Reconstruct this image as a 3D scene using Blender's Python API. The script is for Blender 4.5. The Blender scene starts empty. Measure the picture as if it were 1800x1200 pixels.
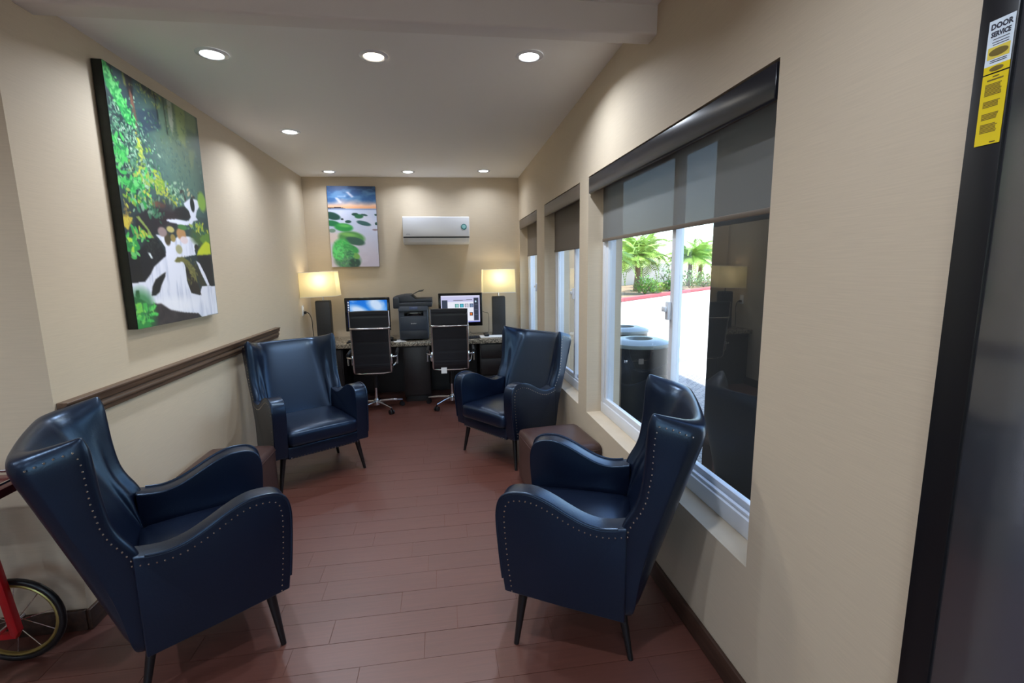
import bpy, bmesh, math, random
import numpy as np
from mathutils import Vector, Matrix

sc = bpy.context.scene
COL = sc.collection
PI = math.pi

# ------------------------------------------------------------------ camera, world, sun, exposure
CAM_H = 1.52
FOC = 825.0
yaw, pit, rol = math.radians(8.43), math.radians(8.80), math.radians(-0.83)
fwd = Vector((math.sin(yaw)*math.cos(pit), math.cos(yaw)*math.cos(pit), -math.sin(pit)))
r0 = Vector((math.cos(yaw), -math.sin(yaw), 0)); u0 = r0.cross(fwd)
rr = r0*math.cos(rol)+u0*math.sin(rol); uu = -r0*math.sin(rol)+u0*math.cos(rol)
camd = bpy.data.cameras.new('camera'); cam = bpy.data.objects.new('camera', camd); COL.objects.link(cam)
cam.matrix_world = Matrix(((rr.x, uu.x, -fwd.x, 0), (rr.y, uu.y, -fwd.y, 0), (rr.z, uu.z, -fwd.z, CAM_H), (0, 0, 0, 1)))
camd.sensor_width = 36.0; camd.lens = 36.0*FOC/1800.0; camd.clip_start = 0.02; camd.clip_end = 400
sc.camera = cam

world = bpy.data.worlds.new('World'); sc.world = world; world.use_nodes = True
wn = world.node_tree; wn.nodes.clear()
wo = wn.nodes.new('ShaderNodeOutputWorld'); wb = wn.nodes.new('ShaderNodeBackground'); ws = wn.nodes.new('ShaderNodeTexSky')
ws.sky_type = 'NISHITA'; ws.sun_disc = False; ws.sun_elevation = math.radians(57); ws.sun_rotation = math.radians(250)
ws.altitude = 50; ws.air_density = 1.0; ws.dust_density = 1.2
wb.inputs['Strength'].default_value = 1.0
wn.links.new(ws.outputs['Color'], wb.inputs['Color']); wn.links.new(wb.outputs['Background'], wo.inputs['Surface'])

sund = bpy.data.lights.new('sun', 'SUN'); sun = bpy.data.objects.new('sun', sund); COL.objects.link(sun)
sund.energy = 11.0; sund.angle = math.radians(0.55); sund.color = (1.0, 0.96, 0.9)
_e, _a = math.radians(57), math.radians(20)
sun.rotation_euler = Vector((math.cos(_e)*math.cos(_a), math.cos(_e)*math.sin(_a), -math.sin(_e))).to_track_quat('-Z', 'Y').to_euler()
sun.location = (-10, -4, 20)

vs = sc.view_settings
vs.view_transform = 'Standard'; vs.look = 'None'; vs.gamma = 1.0; vs.use_curve_mapping = False; vs.exposure = 0.0
LED_WATT = 12.0         # one downlight
LED_LENS = 14.0         # radiance of its lens
XR, XL, YB = 0.995, -1.565, 5.99   # right wall, left wall, back wall

# ------------------------------------------------------------------ helpers
random.seed(7)
def lin(c):
    o = []
    for v in c[:3]:
        v = v/255.0
        o.append(v/12.92 if v <= 0.04045 else ((v+0.055)/1.055)**2.4)
    return (o[0], o[1], o[2], 1.0)

def newmat(name):
    m = bpy.data.materials.new(name); m.use_nodes = True
    nt = m.node_tree; b = nt.nodes['Principled BSDF']
    return m, nt, b

def pmat(name, col, rough=0.5, metal=0.0, spec=0.5, noise=0.0, nscale=(8, 8, 8), bump=0.0, bscale=None, coat=0.0, emit=None, estr=0.0, trans=0.0):
    m, nt, b = newmat(name)
    c = lin(col)
    b.inputs['Base Color'].default_value = c
    b.inputs['Roughness'].default_value = rough
    b.inputs['Metallic'].default_value = metal
    b.inputs['Specular IOR Level'].default_value = spec
    b.inputs['Coat Weight'].default_value = coat
    b.inputs['Transmission Weight'].default_value = trans
    if emit is not None:
        b.inputs['Emission Color'].default_value = lin(emit); b.inputs['Emission Strength'].default_value = estr
    if noise > 0 or bump > 0:
        tc = nt.nodes.new('ShaderNodeTexCoord')
        def nz(scale):
            mp = nt.nodes.new('ShaderNodeMapping'); mp.inputs['Scale'].default_value = scale
            n = nt.nodes.new('ShaderNodeTexNoise'); n.inputs['Scale'].default_value = 1.0; n.inputs['Detail'].default_value = 4
            nt.links.new(tc.outputs['Object'], mp.inputs['Vector']); nt.links.new(mp.outputs['Vector'], n.inputs['Vector'])
            return n
        if noise > 0:
            n = nz(nscale)
            rp = nt.nodes.new('ShaderNodeValToRGB')
            rp.color_ramp.elements[0].position = 0.3; rp.color_ramp.elements[1].position = 0.7
            rp.color_ramp.elements[0].color = (c[0]*(1-noise), c[1]*(1-noise), c[2]*(1-noise), 1)
            rp.color_ramp.elements[1].color = (min(1, c[0]*(1+noise)), min(1, c[1]*(1+noise)), min(1, c[2]*(1+noise)), 1)
            nt.links.new(n.outputs['Fac'], rp.inputs['Fac']); nt.links.new(rp.outputs['Color'], b.inputs['Base Color'])
        if bump > 0:
            n2 = nz(bscale or nscale)
            bp = nt.nodes.new('ShaderNodeBump'); bp.inputs['Strength'].default_value = bump; bp.inputs['Distance'].default_value = 0.004
            nt.links.new(n2.outputs['Fac'], bp.inputs['Height']); nt.links.new(bp.outputs['Normal'], b.inputs['Normal'])
    return m

def vcol_mat(name, rough=0.6, emit=0.0, coat=0.0):
    m, nt, b = newmat(name)
    a = nt.nodes.new('ShaderNodeVertexColor'); a.layer_name = 'print'
    b.inputs['Roughness'].default_value = rough; b.inputs['Coat Weight'].default_value = coat
    if emit > 0:
        b.inputs['Base Color'].default_value = (0.01, 0.01, 0.01, 1)
        nt.links.new(a.outputs['Color'], b.inputs['Emission Color']); b.inputs['Emission Strength'].default_value = emit
    else:
        nt.links.new(a.outputs['Color'], b.inputs['Base Color'])
    return m

def thin_glass(name, tint=(240, 246, 245), ior=2.15):
    m = bpy.data.materials.new(name); m.use_nodes = True; nt = m.node_tree; nt.nodes.clear()
    o = nt.nodes.new('ShaderNodeOutputMaterial'); mx = nt.nodes.new('ShaderNodeMixShader'); f = nt.nodes.new('ShaderNodeFresnel'); f.inputs['IOR'].default_value = ior
    gg = nt.nodes.new('ShaderNodeNewGeometry'); mi = nt.nodes.new('ShaderNodeMapRange'); mi.inputs['To Min'].default_value = ior; mi.inputs['To Max'].default_value = 1/ior   # a thin pane: same reflectance from both sides
    nt.links.new(gg.outputs['Backfacing'], mi.inputs['Value']); nt.links.new(mi.outputs['Result'], f.inputs['IOR'])
    t = nt.nodes.new('ShaderNodeBsdfTransparent'); t.inputs['Color'].default_value = lin(tint)
    g = nt.nodes.new('ShaderNodeBsdfGlossy'); g.inputs['Roughness'].default_value = 0.0
    nt.links.new(f.outputs[0], mx.inputs[0]); nt.links.new(t.outputs[0], mx.inputs[1]); nt.links.new(g.outputs[0], mx.inputs[2]); nt.links.new(mx.outputs[0], o.inputs['Surface'])
    return m

def sheer(name, col, through):
    m = bpy.data.materials.new(name); m.use_nodes = True; nt = m.node_tree; nt.nodes.clear()
    o = nt.nodes.new('ShaderNodeOutputMaterial'); mx = nt.nodes.new('ShaderNodeMixShader'); mx.inputs[0].default_value = through
    d = nt.nodes.new('ShaderNodeBsdfDiffuse'); d.inputs['Color'].default_value = lin(col)
    t = nt.nodes.new('ShaderNodeBsdfTransparent'); t.inputs['Color'].default_value = (1, 1, 1, 1)
    tc = nt.nodes.new('ShaderNodeTexCoord'); wv = nt.nodes.new('ShaderNodeTexNoise'); mp = nt.nodes.new('ShaderNodeMapping'); mp.inputs['Scale'].default_value = (300, 300, 40)
    wv.inputs['Scale'].default_value = 1
    bp = nt.nodes.new('ShaderNodeBump'); bp.inputs['Strength'].default_value = 0.3
    nt.links.new(tc.outputs['Object'], mp.inputs['Vector']); nt.links.new(mp.outputs['Vector'], wv.inputs['Vector']); nt.links.new(wv.outputs['Fac'], bp.inputs['Height']); nt.links.new(bp.outputs['Normal'], d.inputs['Normal'])
    tl = nt.nodes.new('ShaderNodeBsdfTranslucent'); tl.inputs['Color'].default_value = lin(col); m2 = nt.nodes.new('ShaderNodeMixShader'); m2.inputs[0].default_value = .22
    nt.links.new(d.outputs[0], m2.inputs[1]); nt.links.new(tl.outputs[0], m2.inputs[2])
    nt.links.new(m2.outputs[0], mx.inputs[1]); nt.links.new(t.outputs[0], mx.inputs[2]); nt.links.new(mx.outputs[0], o.inputs['Surface'])
    return m

def empty(name, loc=(0, 0, 0), rz=0.0, parent=None):
    o = bpy.data.objects.new(name, None); COL.objects.link(o); o.location = loc; o.rotation_euler = (0, 0, rz); o.empty_display_size = 0.1
    if parent: o.parent = parent
    return o

def tag(o, label, cat, group=None):
    o['label'] = label; o['category'] = cat
    if group: o['group'] = group
    return o

def struct(o):
    o['kind'] = 'structure'; return o

def link(name, me, mat, parent=None, loc=None, rot=None):
    o = bpy.data.objects.new(name, me); COL.objects.link(o)
    if mat is not None and len(me.materials) == 0: me.materials.append(mat)
    if parent: o.parent = parent
    if loc is not None: o.location = loc
    if rot is not None: o.rotation_euler = rot
    return o

def copy_tree(o, parent=None):
    c = o.copy(); COL.objects.link(c); c.parent = parent
    for ch in list(o.children): copy_tree(ch, c)
    return c

class MB:
    def __init__(s): s.v = []; s.f = []
    def add(s, vs, fs):
        n = len(s.v); s.v += [tuple(p) for p in vs]; s.f += [tuple(i+n for i in f) for f in fs]; return s
    def box(s, x0, x1, y0, y1, z0, z1):
        return s.add([(x0,y0,z0),(x1,y0,z0),(x1,y1,z0),(x0,y1,z0),(x0,y0,z1),(x1,y0,z1),(x1,y1,z1),(x0,y1,z1)],
                     [(0,3,2,1),(4,5,6,7),(0,1,5,4),(1,2,6,5),(2,3,7,6),(3,0,4,7)])
    def cyl(s, p0, p1, r0_, r1_=None, n=16, caps=True):
        if r1_ is None: r1_ = r0_
        p0 = Vector(p0); p1 = Vector(p1); d = (p1-p0).normalized()
        a = d.orthogonal().normalized(); b = d.cross(a)
        vs = []
        for p, r in ((p0, r0_), (p1, r1_)):
            for i in range(n):
                t = 2*PI*i/n; vs.append(p+a*(r*math.cos(t))+b*(r*math.sin(t)))
        fs = [(i, (i+1) % n, n+(i+1) % n, n+i) for i in range(n)]
        if caps: fs += [tuple(range(n-1, -1, -1)), tuple(range(n, 2*n))]
        return s.add(vs, fs)
    def tube(s, path, r, n=10, closed=False):
        P = [Vector(p) for p in path]; m = len(P); rs = r if isinstance(r, (list, tuple)) else [r]*m
        vs = []; prev = None
        for i in range(m):
            if closed: d = (P[(i+1) % m]-P[i-1])
            else: d = P[min(i+1, m-1)]-P[max(i-1, 0)]
            d.normalize()
            if prev is None: a = d.orthogonal().normalized()
            else:
                a = prev-d*prev.dot(d)
                a = a.normalized() if a.length > 1e-6 else d.orthogonal().normalized()
            prev = a; b = d.cross(a)
            for k in range(n):
                t = 2*PI*k/n; vs.append(P[i]+a*(rs[i]*math.cos(t))+b*(rs[i]*math.sin(t)))
        fs = []
        for i in range(m if closed else m-1):
            j = (i+1) % m
            for k in range(n): fs.append((i*n+k, i*n+(k+1) % n, j*n+(k+1) % n, j*n+k))
        if not closed: fs += [tuple(range(n-1, -1, -1)), tuple((m-1)*n+k for k in range(n))]
        return s.add(vs, fs)
    def prism(s, poly, a0, a1, axis='x'):
        n = len(poly); vs = []
        for a in (a0, a1):
            for (p, q) in poly:
                vs.append({'x': (a, p, q), 'y': (p, a, q), 'z': (p, q, a)}[axis])
        fs = [(i, (i+1) % n, n+(i+1) % n, n+i) for i in range(n)]+[tuple(range(n-1, -1, -1)), tuple(range(n, 2*n))]
        return s.add(vs, fs)
    def lathe(s, prof, c=(0, 0, 0), n=24):
        vs = []; m = len(prof)
        for (r, z) in prof:
            for k in range(n):
                t = 2*PI*k/n; vs.append((c[0]+r*math.cos(t), c[1]+r*math.sin(t), c[2]+z))
        fs = [(i*n+k, i*n+(k+1) % n, (i+1)*n+(k+1) % n, (i+1)*n+k) for i in range(m-1) for k in range(n)]
        fs += [tuple(range(n-1, -1, -1)), tuple((m-1)*n+k for k in range(n))]
        return s.add(vs, fs)
    def mesh(s, name, bevel=0.0, seg=2, smooth=40, bangle=30):
        me = bpy.data.meshes.new(name); me.from_pydata(s.v, [], s.f)
        bm = bmesh.new(); bm.from_mesh(me)
        bmesh.ops.recalc_face_normals(bm, faces=bm.faces)
        if bevel > 0:
            es = [e for e in bm.edges if len(e.link_faces) == 2 and e.calc_face_angle(0) > math.radians(bangle)]
            bmesh.ops.bevel(bm, geom=es, offset=bevel, segments=seg, profile=0.5, affect='EDGES', clamp_overlap=True)
        bm.to_mesh(me); bm.free()
        if smooth:
            for p in me.polygons: p.use_smooth = True
            try: me.set_sharp_from_angle(angle=math.radians(smooth))
            except Exception: pass
        return me
    def build(s, name, mat, parent=None, bevel=0.0, seg=2, smooth=40, sub=0, loc=None, rot=None, bangle=30):
        o = link(name, s.mesh(name, bevel, seg, smooth, bangle), mat, parent, loc, rot)
        if sub:
            md = o.modifiers.new('subdivision', 'SUBSURF'); md.levels = sub; md.render_levels = sub
        return o

def arc(cx, cy, r, a0, a1, n):
    return [(cx+r*math.cos(a0+(a1-a0)*i/n), cy+r*math.sin(a0+(a1-a0)*i/n)) for i in range(n+1)]

def crv(pts, n=6):
    """Catmull-Rom through points of any dimension"""
    P = [np.array(p, float) for p in pts]; out = []
    for i in range(len(P)-1):
        p0 = P[max(i-1, 0)]; p1 = P[i]; p2 = P[i+1]; p3 = P[min(i+2, len(P)-1)]
        for k in range(n):
            t = k/n
            out.append(tuple(0.5*((2*p1)+(-p0+p2)*t+(2*p0-5*p1+4*p2-p3)*t*t+(-p0+3*p1-3*p2+p3)*t**3)))
    out.append(tuple(P[-1])); return out

def soft_box(x0, x1, y0, y1, z0, z1, r, crown=0.0, n=8, e=4.0):
    """cushion: box with superelliptic corners and a crowned top"""
    mb = MB(); bm = bmesh.new(); bmesh.ops.create_cube(bm, size=2.0)
    bmesh.ops.subdivide_edges(bm, edges=bm.edges[:], cuts=n, use_grid_fill=True)
    hx, hy, hz = (x1-x0)/2, (y1-y0)/2, (z1-z0)/2; cx, cy, cz = (x0+x1)/2, (y0+y1)/2, (z0+z1)/2
    for v in bm.verts:
        p = [v.co.x*hx, v.co.y*hy, v.co.z*hz]; h = (hx, hy, hz); q = []
        for k in range(3):
            # spread grid points towards the edges
            t = v.co[k]; t = math.copysign(abs(t)**0.7, t); q.append(t*h[k])
        core = [max(-(h[k]-r), min(h[k]-r, q[k])) for k in range(3)]
        d = Vector([q[k]-core[k] for k in range(3)])
        if d.length > 1e-9: d = d.normalized()*r
        w = Vector(core)+d
        if w.z > 0: w.z += crown*(1-(w.x/hx)**2)*(1-(w.y/hy)**2)
        v.co = w+Vector((cx, cy, cz))
    me = bpy.data.meshes.new('cushion'); bm.to_mesh(me); bm.free()
    for p in me.polygons: p.use_smooth = True
    return me

def color_grid(name, img, to3d, mat, parent=None):
    """a flat print: img (h,w,3 linear) as vertex colours on a grid placed by to3d(u,v)"""
    h, w = img.shape[:2]
    vs = [to3d(i/(w-1), j/(h-1)) for j in range(h) for i in range(w)]
    fs = [(j*w+i, j*w+i+1, (j+1)*w+i+1, (j+1)*w+i) for j in range(h-1) for i in range(w-1)]
    me = bpy.data.meshes.new(name); me.from_pydata(vs, [], fs)
    a = me.color_attributes.new('print', 'FLOAT_COLOR', 'POINT')
    buf = np.ones((h*w, 4), np.float32); buf[:, :3] = img.reshape(-1, 3); a.data.foreach_set('color', buf.ravel())
    return link(name, me, mat, parent)

class Raster:
    def __init__(s, w, h, col):
        s.w, s.h = w, h; s.a = np.zeros((h, w, 3)); s.a[:] = np.array(col)/255.0
        s.X, s.Y = np.meshgrid((np.arange(w)+.5)/w, (np.arange(h)+.5)/h); s.asp = h/w; s.rng = np.random.RandomState(3)
    def mix(s, m, col): s.a += m[..., None]*(np.array(col)/255.0-s.a)
    def blob(s, cx, cy, rx, ry, col, ang=0, soft=0.25, op=1.0):
        c, n = math.cos(ang), math.sin(ang); dx = s.X-cx; dy = (s.Y-cy)*s.asp
        u = (dx*c+dy*n)/rx; v = (-dx*n+dy*c)/(ry)
        d = np.sqrt(u*u+v*v); s.mix(np.clip((1-d)/soft+.5, 0, 1)*op, col)
    def poly(s, pts, col, op=1.0, soft=0.0):
        ins = np.zeros(s.X.shape, bool); n = len(pts)
        for i in range(n):
            x1, y1 = pts[i]; x2, y2 = pts[(i+1) % n]
            c = ((y1 > s.Y) != (y2 > s.Y)) & (s.X < (x2-x1)*(s.Y-y1)/((y2-y1) if abs(y2-y1) > 1e-9 else 1e-9)+x1)
            ins ^= c
        m = ins.astype(float)
        for _ in range(int(soft)):
            m = (m+np.roll(m, 1, 0)+np.roll(m, -1, 0)+np.roll(m, 1, 1)+np.roll(m, -1, 1))/5
        s.mix(m*op, col)
    def noise(s, fx, fy, seed=0):
        r = np.random.RandomState(seed); o = np.zeros(s.X.shape); amp = 1; tot = 0
        for k in range(4):
            gx, gy = int(fx*2**k)+2, int(fy*2**k)+2; g = r.rand(gy+1, gx+1)
            x = s.X*(gx-1); y = s.Y*(gy-1); i = x.astype(int); j = y.astype(int); u = x-i; v = y-j; u = u*u*(3-2*u); v = v*v*(3-2*v)
            o += amp*((g[j, i]*(1-u)+g[j, i+1]*u)*(1-v)+(g[j+1, i]*(1-u)+g[j+1, i+1]*u)*v); tot += amp; amp *= .5
        return o/tot
    def leaves(s, n, cx, cy, sx, sy, cols, size, op=0.95, ang=None):
        for _ in range(n):
            x = cx+s.rng.randn()*sx; y = cy+s.rng.randn()*sy; c = cols[s.rng.randint(len(cols))]
            a = s.rng.rand()*PI if ang is None else ang+s.rng.randn()*.4
            z = size*(0.6+.8*s.rng.rand())
            j0, j1 = int((y-z)*s.h)-1, int((y+z)*s.h)+2; i0, i1 = int((x-z*1.6)*s.w)-1, int((x+z*1.6)*s.w)+2
            j0, i0 = max(j0, 0), max(i0, 0); j1, i1 = min(j1, s.h), min(i1, s.w)
            if j1 <= j0 or i1 <= i0: continue
            dx = s.X[j0:j1, i0:i1]-x; dy = (s.Y[j0:j1, i0:i1]-y)*s.asp
            u = (dx*math.cos(a)+dy*math.sin(a))/z; v = (-dx*math.sin(a)+dy*math.cos(a))/(z*.45)
            m = (np.clip((1-np.sqrt(u*u+v*v))/.4+.5, 0, 1)*op)[..., None]
            sub = s.a[j0:j1, i0:i1]; sub += m*(np.array(c)/255.0-sub)
    def linear(s):
        a = np.clip(s.a, 0, 1); return np.where(a <= .04045, a/12.92, ((a+.055)/1.055)**2.4)

def text_mesh(name, body, size, mat, parent=None, loc=(0, 0, 0), rot=(0, 0, 0), align='CENTER', sx=1.0, bold=0.0):
    cu = bpy.data.curves.new(name, 'FONT'); cu.body = body; cu.size = size; cu.align_x = align; cu.align_y = 'CENTER'; cu.resolution_u = 2; cu.offset = bold
    t = bpy.data.objects.new(name, cu); COL.objects.link(t)
    dg = bpy.context.evaluated_depsgraph_get(); me = bpy.data.meshes.new_from_object(t.evaluated_get(dg))
    bpy.data.objects.remove(t); bpy.data.curves.remove(cu)
    me.materials.clear()
    o = link(name, me, mat, parent, loc, rot); o.scale = (sx, 1, 1); return o

# ------------------------------------------------------------------ materials
def wall_mat(name, col, horiz):
    """linen wallpaper: fine horizontal threads"""
    m, nt, b = newmat(name); c = lin(col)
    b.inputs['Roughness'].default_value = 0.72; b.inputs['Specular IOR Level'].default_value = 0.25
    tc = nt.nodes.new('ShaderNodeTexCoord'); mp = nt.nodes.new('ShaderNodeMapping'); mp.inputs['Scale'].default_value = (9, 9, 330)
    n = nt.nodes.new('ShaderNodeTexNoise'); n.inputs['Scale'].default_value = 1; n.inputs['Detail'].default_value = 3
    rp = nt.nodes.new('ShaderNodeValToRGB'); rp.color_ramp.elements[0].position = .25; rp.color_ramp.elements[1].position = .75
    rp.color_ramp.elements[0].color = tuple(v*.95 for v in c[:3])+(1,); rp.color_ramp.elements[1].color = tuple(min(1, v*1.04) for v in c[:3])+(1,)
    bp = nt.nodes.new('ShaderNodeBump'); bp.inputs['Strength'].default_value = 0.06; bp.inputs['Distance'].default_value = 0.002
    nt.links.new(tc.outputs['Object'], mp.inputs['Vector']); nt.links.new(mp.outputs['Vector'], n.inputs['Vector'])
    nt.links.new(n.outputs['Fac'], rp.inputs['Fac']); nt.links.new(rp.outputs['Color'], b.inputs['Base Color'])
    nt.links.new(n.outputs['Fac'], bp.inputs['Height']); nt.links.new(bp.outputs['Normal'], b.inputs['Normal'])
    return m
M = {}
M['wall'] = wall_mat('linen_wallpaper', (202, 187, 164), True)
M['ceil'] = pmat('ceiling_paint', (236, 233, 229), 0.8, spec=.2, bump=.05, bscale=(60, 60, 60))
M['beam'] = pmat('beam_paint', (222, 216, 210), 0.55, spec=.3, bump=.04, bscale=(40, 40, 40))
M['trim'] = pmat('dark_wood_trim', (64, 44, 34), 0.4, noise=.35, nscale=(60, 6, 60))
M['rail'] = pmat('brown_chair_rail', (98, 76, 60), 0.4, noise=.3, nscale=(60, 4, 60))
M['grout'] = pmat('grout', (106, 72, 61), 0.9, noise=.15, nscale=(20, 20, 20))
M['leather'] = pmat('navy_leather', (11, 17, 34), 0.31, spec=.8, noise=.12, nscale=(9, 9, 9), bump=.10, bscale=(160, 160, 160))
M['leather'].node_tree.nodes['Principled BSDF'].inputs['Specular Tint'].default_value = (.45, .68, 1.0, 1)
M['nail'] = pmat('nailhead_metal', (190, 182, 170), 0.25, metal=1.0)
M['legwood'] = pmat('black_leg', (16, 16, 18), 0.35)
M['brownleather'] = pmat('brown_leather', (70, 50, 46), 0.36, spec=.5, noise=.15, nscale=(8, 8, 8), bump=.1, bscale=(150, 150, 150))
M['blackleather'] = pmat('black_leather', (20, 21, 26), 0.42, bump=.1, bscale=(150, 150, 150))
M['chrome'] = pmat('chrome', (215, 215, 218), 0.12, metal=1.0)
M['black'] = pmat('black_plastic', (18, 18, 20), 0.35)
M['blackgloss'] = pmat('black_gloss', (10, 10, 12), 0.12)
M['desk'] = pmat('espresso_laminate', (26, 20, 20), 0.45, noise=.25, nscale=(4, 4, 40))
M['white'] = pmat('white_plastic', (232, 234, 238), 0.22, coat=.4)
M['paper'] = pmat('paper', (236, 236, 232), 0.8)
M['vinyl'] = pmat('white_vinyl', (226, 230, 236), 0.35)
M['glass'] = thin_glass('window_glass')
M['valdark'] = pmat('dark_valance', (24, 27, 36), 0.28, spec=.6)
M['valtaupe'] = pmat('taupe_valance', (104, 92, 80), 0.5)
M['sheer'] = sheer('solar_shade', (136, 136, 132), 0.15)
M['sheer2'] = sheer('solar_shade_taupe', (134, 124, 112), 0.04)
M['printer'] = pmat('charcoal_plastic', (52, 60, 72), 0.45)
M['printer2'] = pmat('dark_charcoal_plastic', (34, 38, 46), 0.45)
M['lampbase'] = pmat('dark_textured_lamp', (46, 45, 45), 0.5, bump=.4, bscale=(120, 120, 120))
M['cord'] = pmat('cord_rubber', (28, 24, 22), 0.6)

def tile_mat():
    m, nt, b = newmat('wood_look_tile')
    b.inputs['Roughness'].default_value = 0.42; b.inputs['Specular IOR Level'].default_value = 0.9; b.inputs['Coat Weight'].default_value = .22; b.inputs['Coat Roughness'].default_value = .40
    tc = nt.nodes.new('ShaderNodeTexCoord'); gm = nt.nodes.new('ShaderNodeNewGeometry')
    mp = nt.nodes.new('ShaderNodeMapping'); mp.inputs['Scale'].default_value = (3.5, 110, 10)
    n = nt.nodes.new('ShaderNodeTexNoise'); n.inputs['Scale'].default_value = 1; n.inputs['Detail'].default_value = 6; n.inputs['Roughness'].default_value = .65
    rp = nt.nodes.new('ShaderNodeValToRGB'); e = rp.color_ramp.elements
    e[0].position = .25; e[0].color = lin((84, 47, 38)); e[1].position = .8; e[1].color = lin((104, 61, 50))
    oi = nt.nodes.new('ShaderNodeObjectInfo'); mr = nt.nodes.new('ShaderNodeMapRange'); mr.inputs['To Min'].default_value = .96; mr.inputs['To Max'].default_value = 1.04
    hs = nt.nodes.new('ShaderNodeHueSaturation')
    bp = nt.nodes.new('ShaderNodeBump'); bp.inputs['Strength'].default_value = .12; bp.inputs['Distance'].default_value = .002
    nt.links.new(gm.outputs['Position'], mp.inputs['Vector']); nt.links.new(mp.outputs['Vector'], n.inputs['Vector']); nt.links.new(n.outputs['Fac'], rp.inputs['Fac'])
    nt.links.new(oi.outputs['Random'], mr.inputs['Value']); nt.links.new(mr.outputs['Result'], hs.inputs['Value']); nt.links.new(rp.outputs['Color'], hs.inputs['Color']); nt.links.new(hs.outputs['Color'], b.inputs['Base Color'])
    nt.links.new(n.outputs['Fac'], bp.inputs['Height']); nt.links.new(bp.outputs['Normal'], b.inputs['Normal'])
    return m
M['tile'] = tile_mat()

def granite_mat():
    m, nt, b = newmat('granite'); b.inputs['Roughness'].default_value = .25
    tc = nt.nodes.new('ShaderNodeTexCoord'); v = nt.nodes.new('ShaderNodeTexNoise'); v.inputs['Scale'].default_value = 70; v.inputs['Detail'].default_value = 5
    rp = nt.nodes.new('ShaderNodeValToRGB'); e = rp.color_ramp.elements
    e[0].position = .38; e[0].color = lin((66, 60, 52)); e[1].position = .6; e[1].color = lin((168, 156, 136))
    nt.links.new(tc.outputs['Object'], v.inputs['Vector']); nt.links.new(v.outputs['Fac'], rp.inputs['Fac']); nt.links.new(rp.outputs['Color'], b.inputs['Base Color'])
    return m
M['granite'] = granite_mat()

# ------------------------------------------------------------------ the room shell
fl = struct(MB().box(-6.0, 1.22, -4.5, 6.2, -0.25, -0.0022).build('floor', M['grout'], smooth=0))
# wood-look tiles laid in rows across the room
TW, TL, Y0 = 0.1375, 0.53, 1.820
known = {-1: 0.409, 0: 0.017, 1: -0.236, -2: -0.367, -3: 0.747}
rtile = random.Random(11); tile_cache = {}
for k in range(-8, 31):
    ya, yb = Y0+k*TW, Y0+(k+1)*TW
    if ya > YB: break
    yb = min(yb, YB)
    xl = XL if ya > 2.05 else -2.45
    off = known.get(k, rtile.uniform(0, TL)); x = off-TL*math.ceil((off-xl)/TL)
    while x < XR:
        a, b_ = max(x, xl)+.0009, min(x+TL, XR)-.0009
        if b_-a > 0.02:
            key = (round(b_-a, 3), round(yb-ya, 3))
            if key not in tile_cache:
                w, d = key[0]/2, key[1]/2-.0009
                tile_cache[key] = MB().box(-w, w, -d, d, -.012, 0).mesh('tile', smooth=0)
            link('tile', tile_cache[key], M['tile'], fl, loc=((a+b_)/2, (ya+yb)/2, rtile.uniform(-.0003, .0002)))
        x += TL
# lobby floor beyond the tiles that can be told apart
o = MB(); o.box(-6.0, -2.45, -4.5, 2.09, -.004, -.0005); o.box(-2.45, 1.0, -4.5, Y0-8*TW, -.004, -.0005)
p = o.build('lobby_tiling', M['tile'], fl, smooth=0); p['kind'] = 'stuff'

struct(MB().box(-1.9, 1.22, YB, YB+.2, -.1, 2.95).build('wall_back', M['wall'], smooth=0))
struct(MB().box(-1.9, XL, 2.09, YB, -.1, 2.95).build('wall_left', M['wall'], smooth=0))
struct(MB().box(-6.0, -1.9, 2.09, 2.3, -.1, 2.95).build('wall_front', M['wall'], smooth=0))
wb_ = MB(); wb_.box(-6.0, -2.6, -4.6, -4.5, -.1, 2.95); wb_.box(.8, 1.22, -4.6, -4.5, -.1, 2.95); wb_.box(-2.6, .8, -4.6, -4.5, 2.45, 2.95); wb_.box(-2.6, .8, -4.6, -4.5, -.1, .90)
struct(wb_.build('wall_rear', M['wall'], smooth=0))
struct(MB().box(-6.1, -6.0, -4.6, 2.3, -.1, 2.95).build('wall_far_left', M['wall'], smooth=0))

W = [dict(a=1.335, b=3.134), dict(a=3.334, b=4.50), dict(a=4.86, b=5.93)]
ZS, ZH, XG = 0.50, 2.115, 1.135
wr = MB()
xo = 1.24
wr.box(XR, xo, 0.792, W[0]['a'], -.1, 2.95)
for i, w in enumerate(W):
    wr.box(XR, xo, w['a'], w['b'], -.1, ZS); wr.box(XR, xo, w['a'], w['b'], ZH, 2.95)
    e = W[i+1]['a'] if i < 2 else YB
    wr.box(XR, xo, w['b'], e, -.1, 2.95)
wr.box(XR, xo, -4.5, -1.2, -.1, 2.95); wr.box(XR, xo, -1.2, 0.792, 2.34, 2.95)
struct(wr.build('wall_right', M['wall'], smooth=0))

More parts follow.
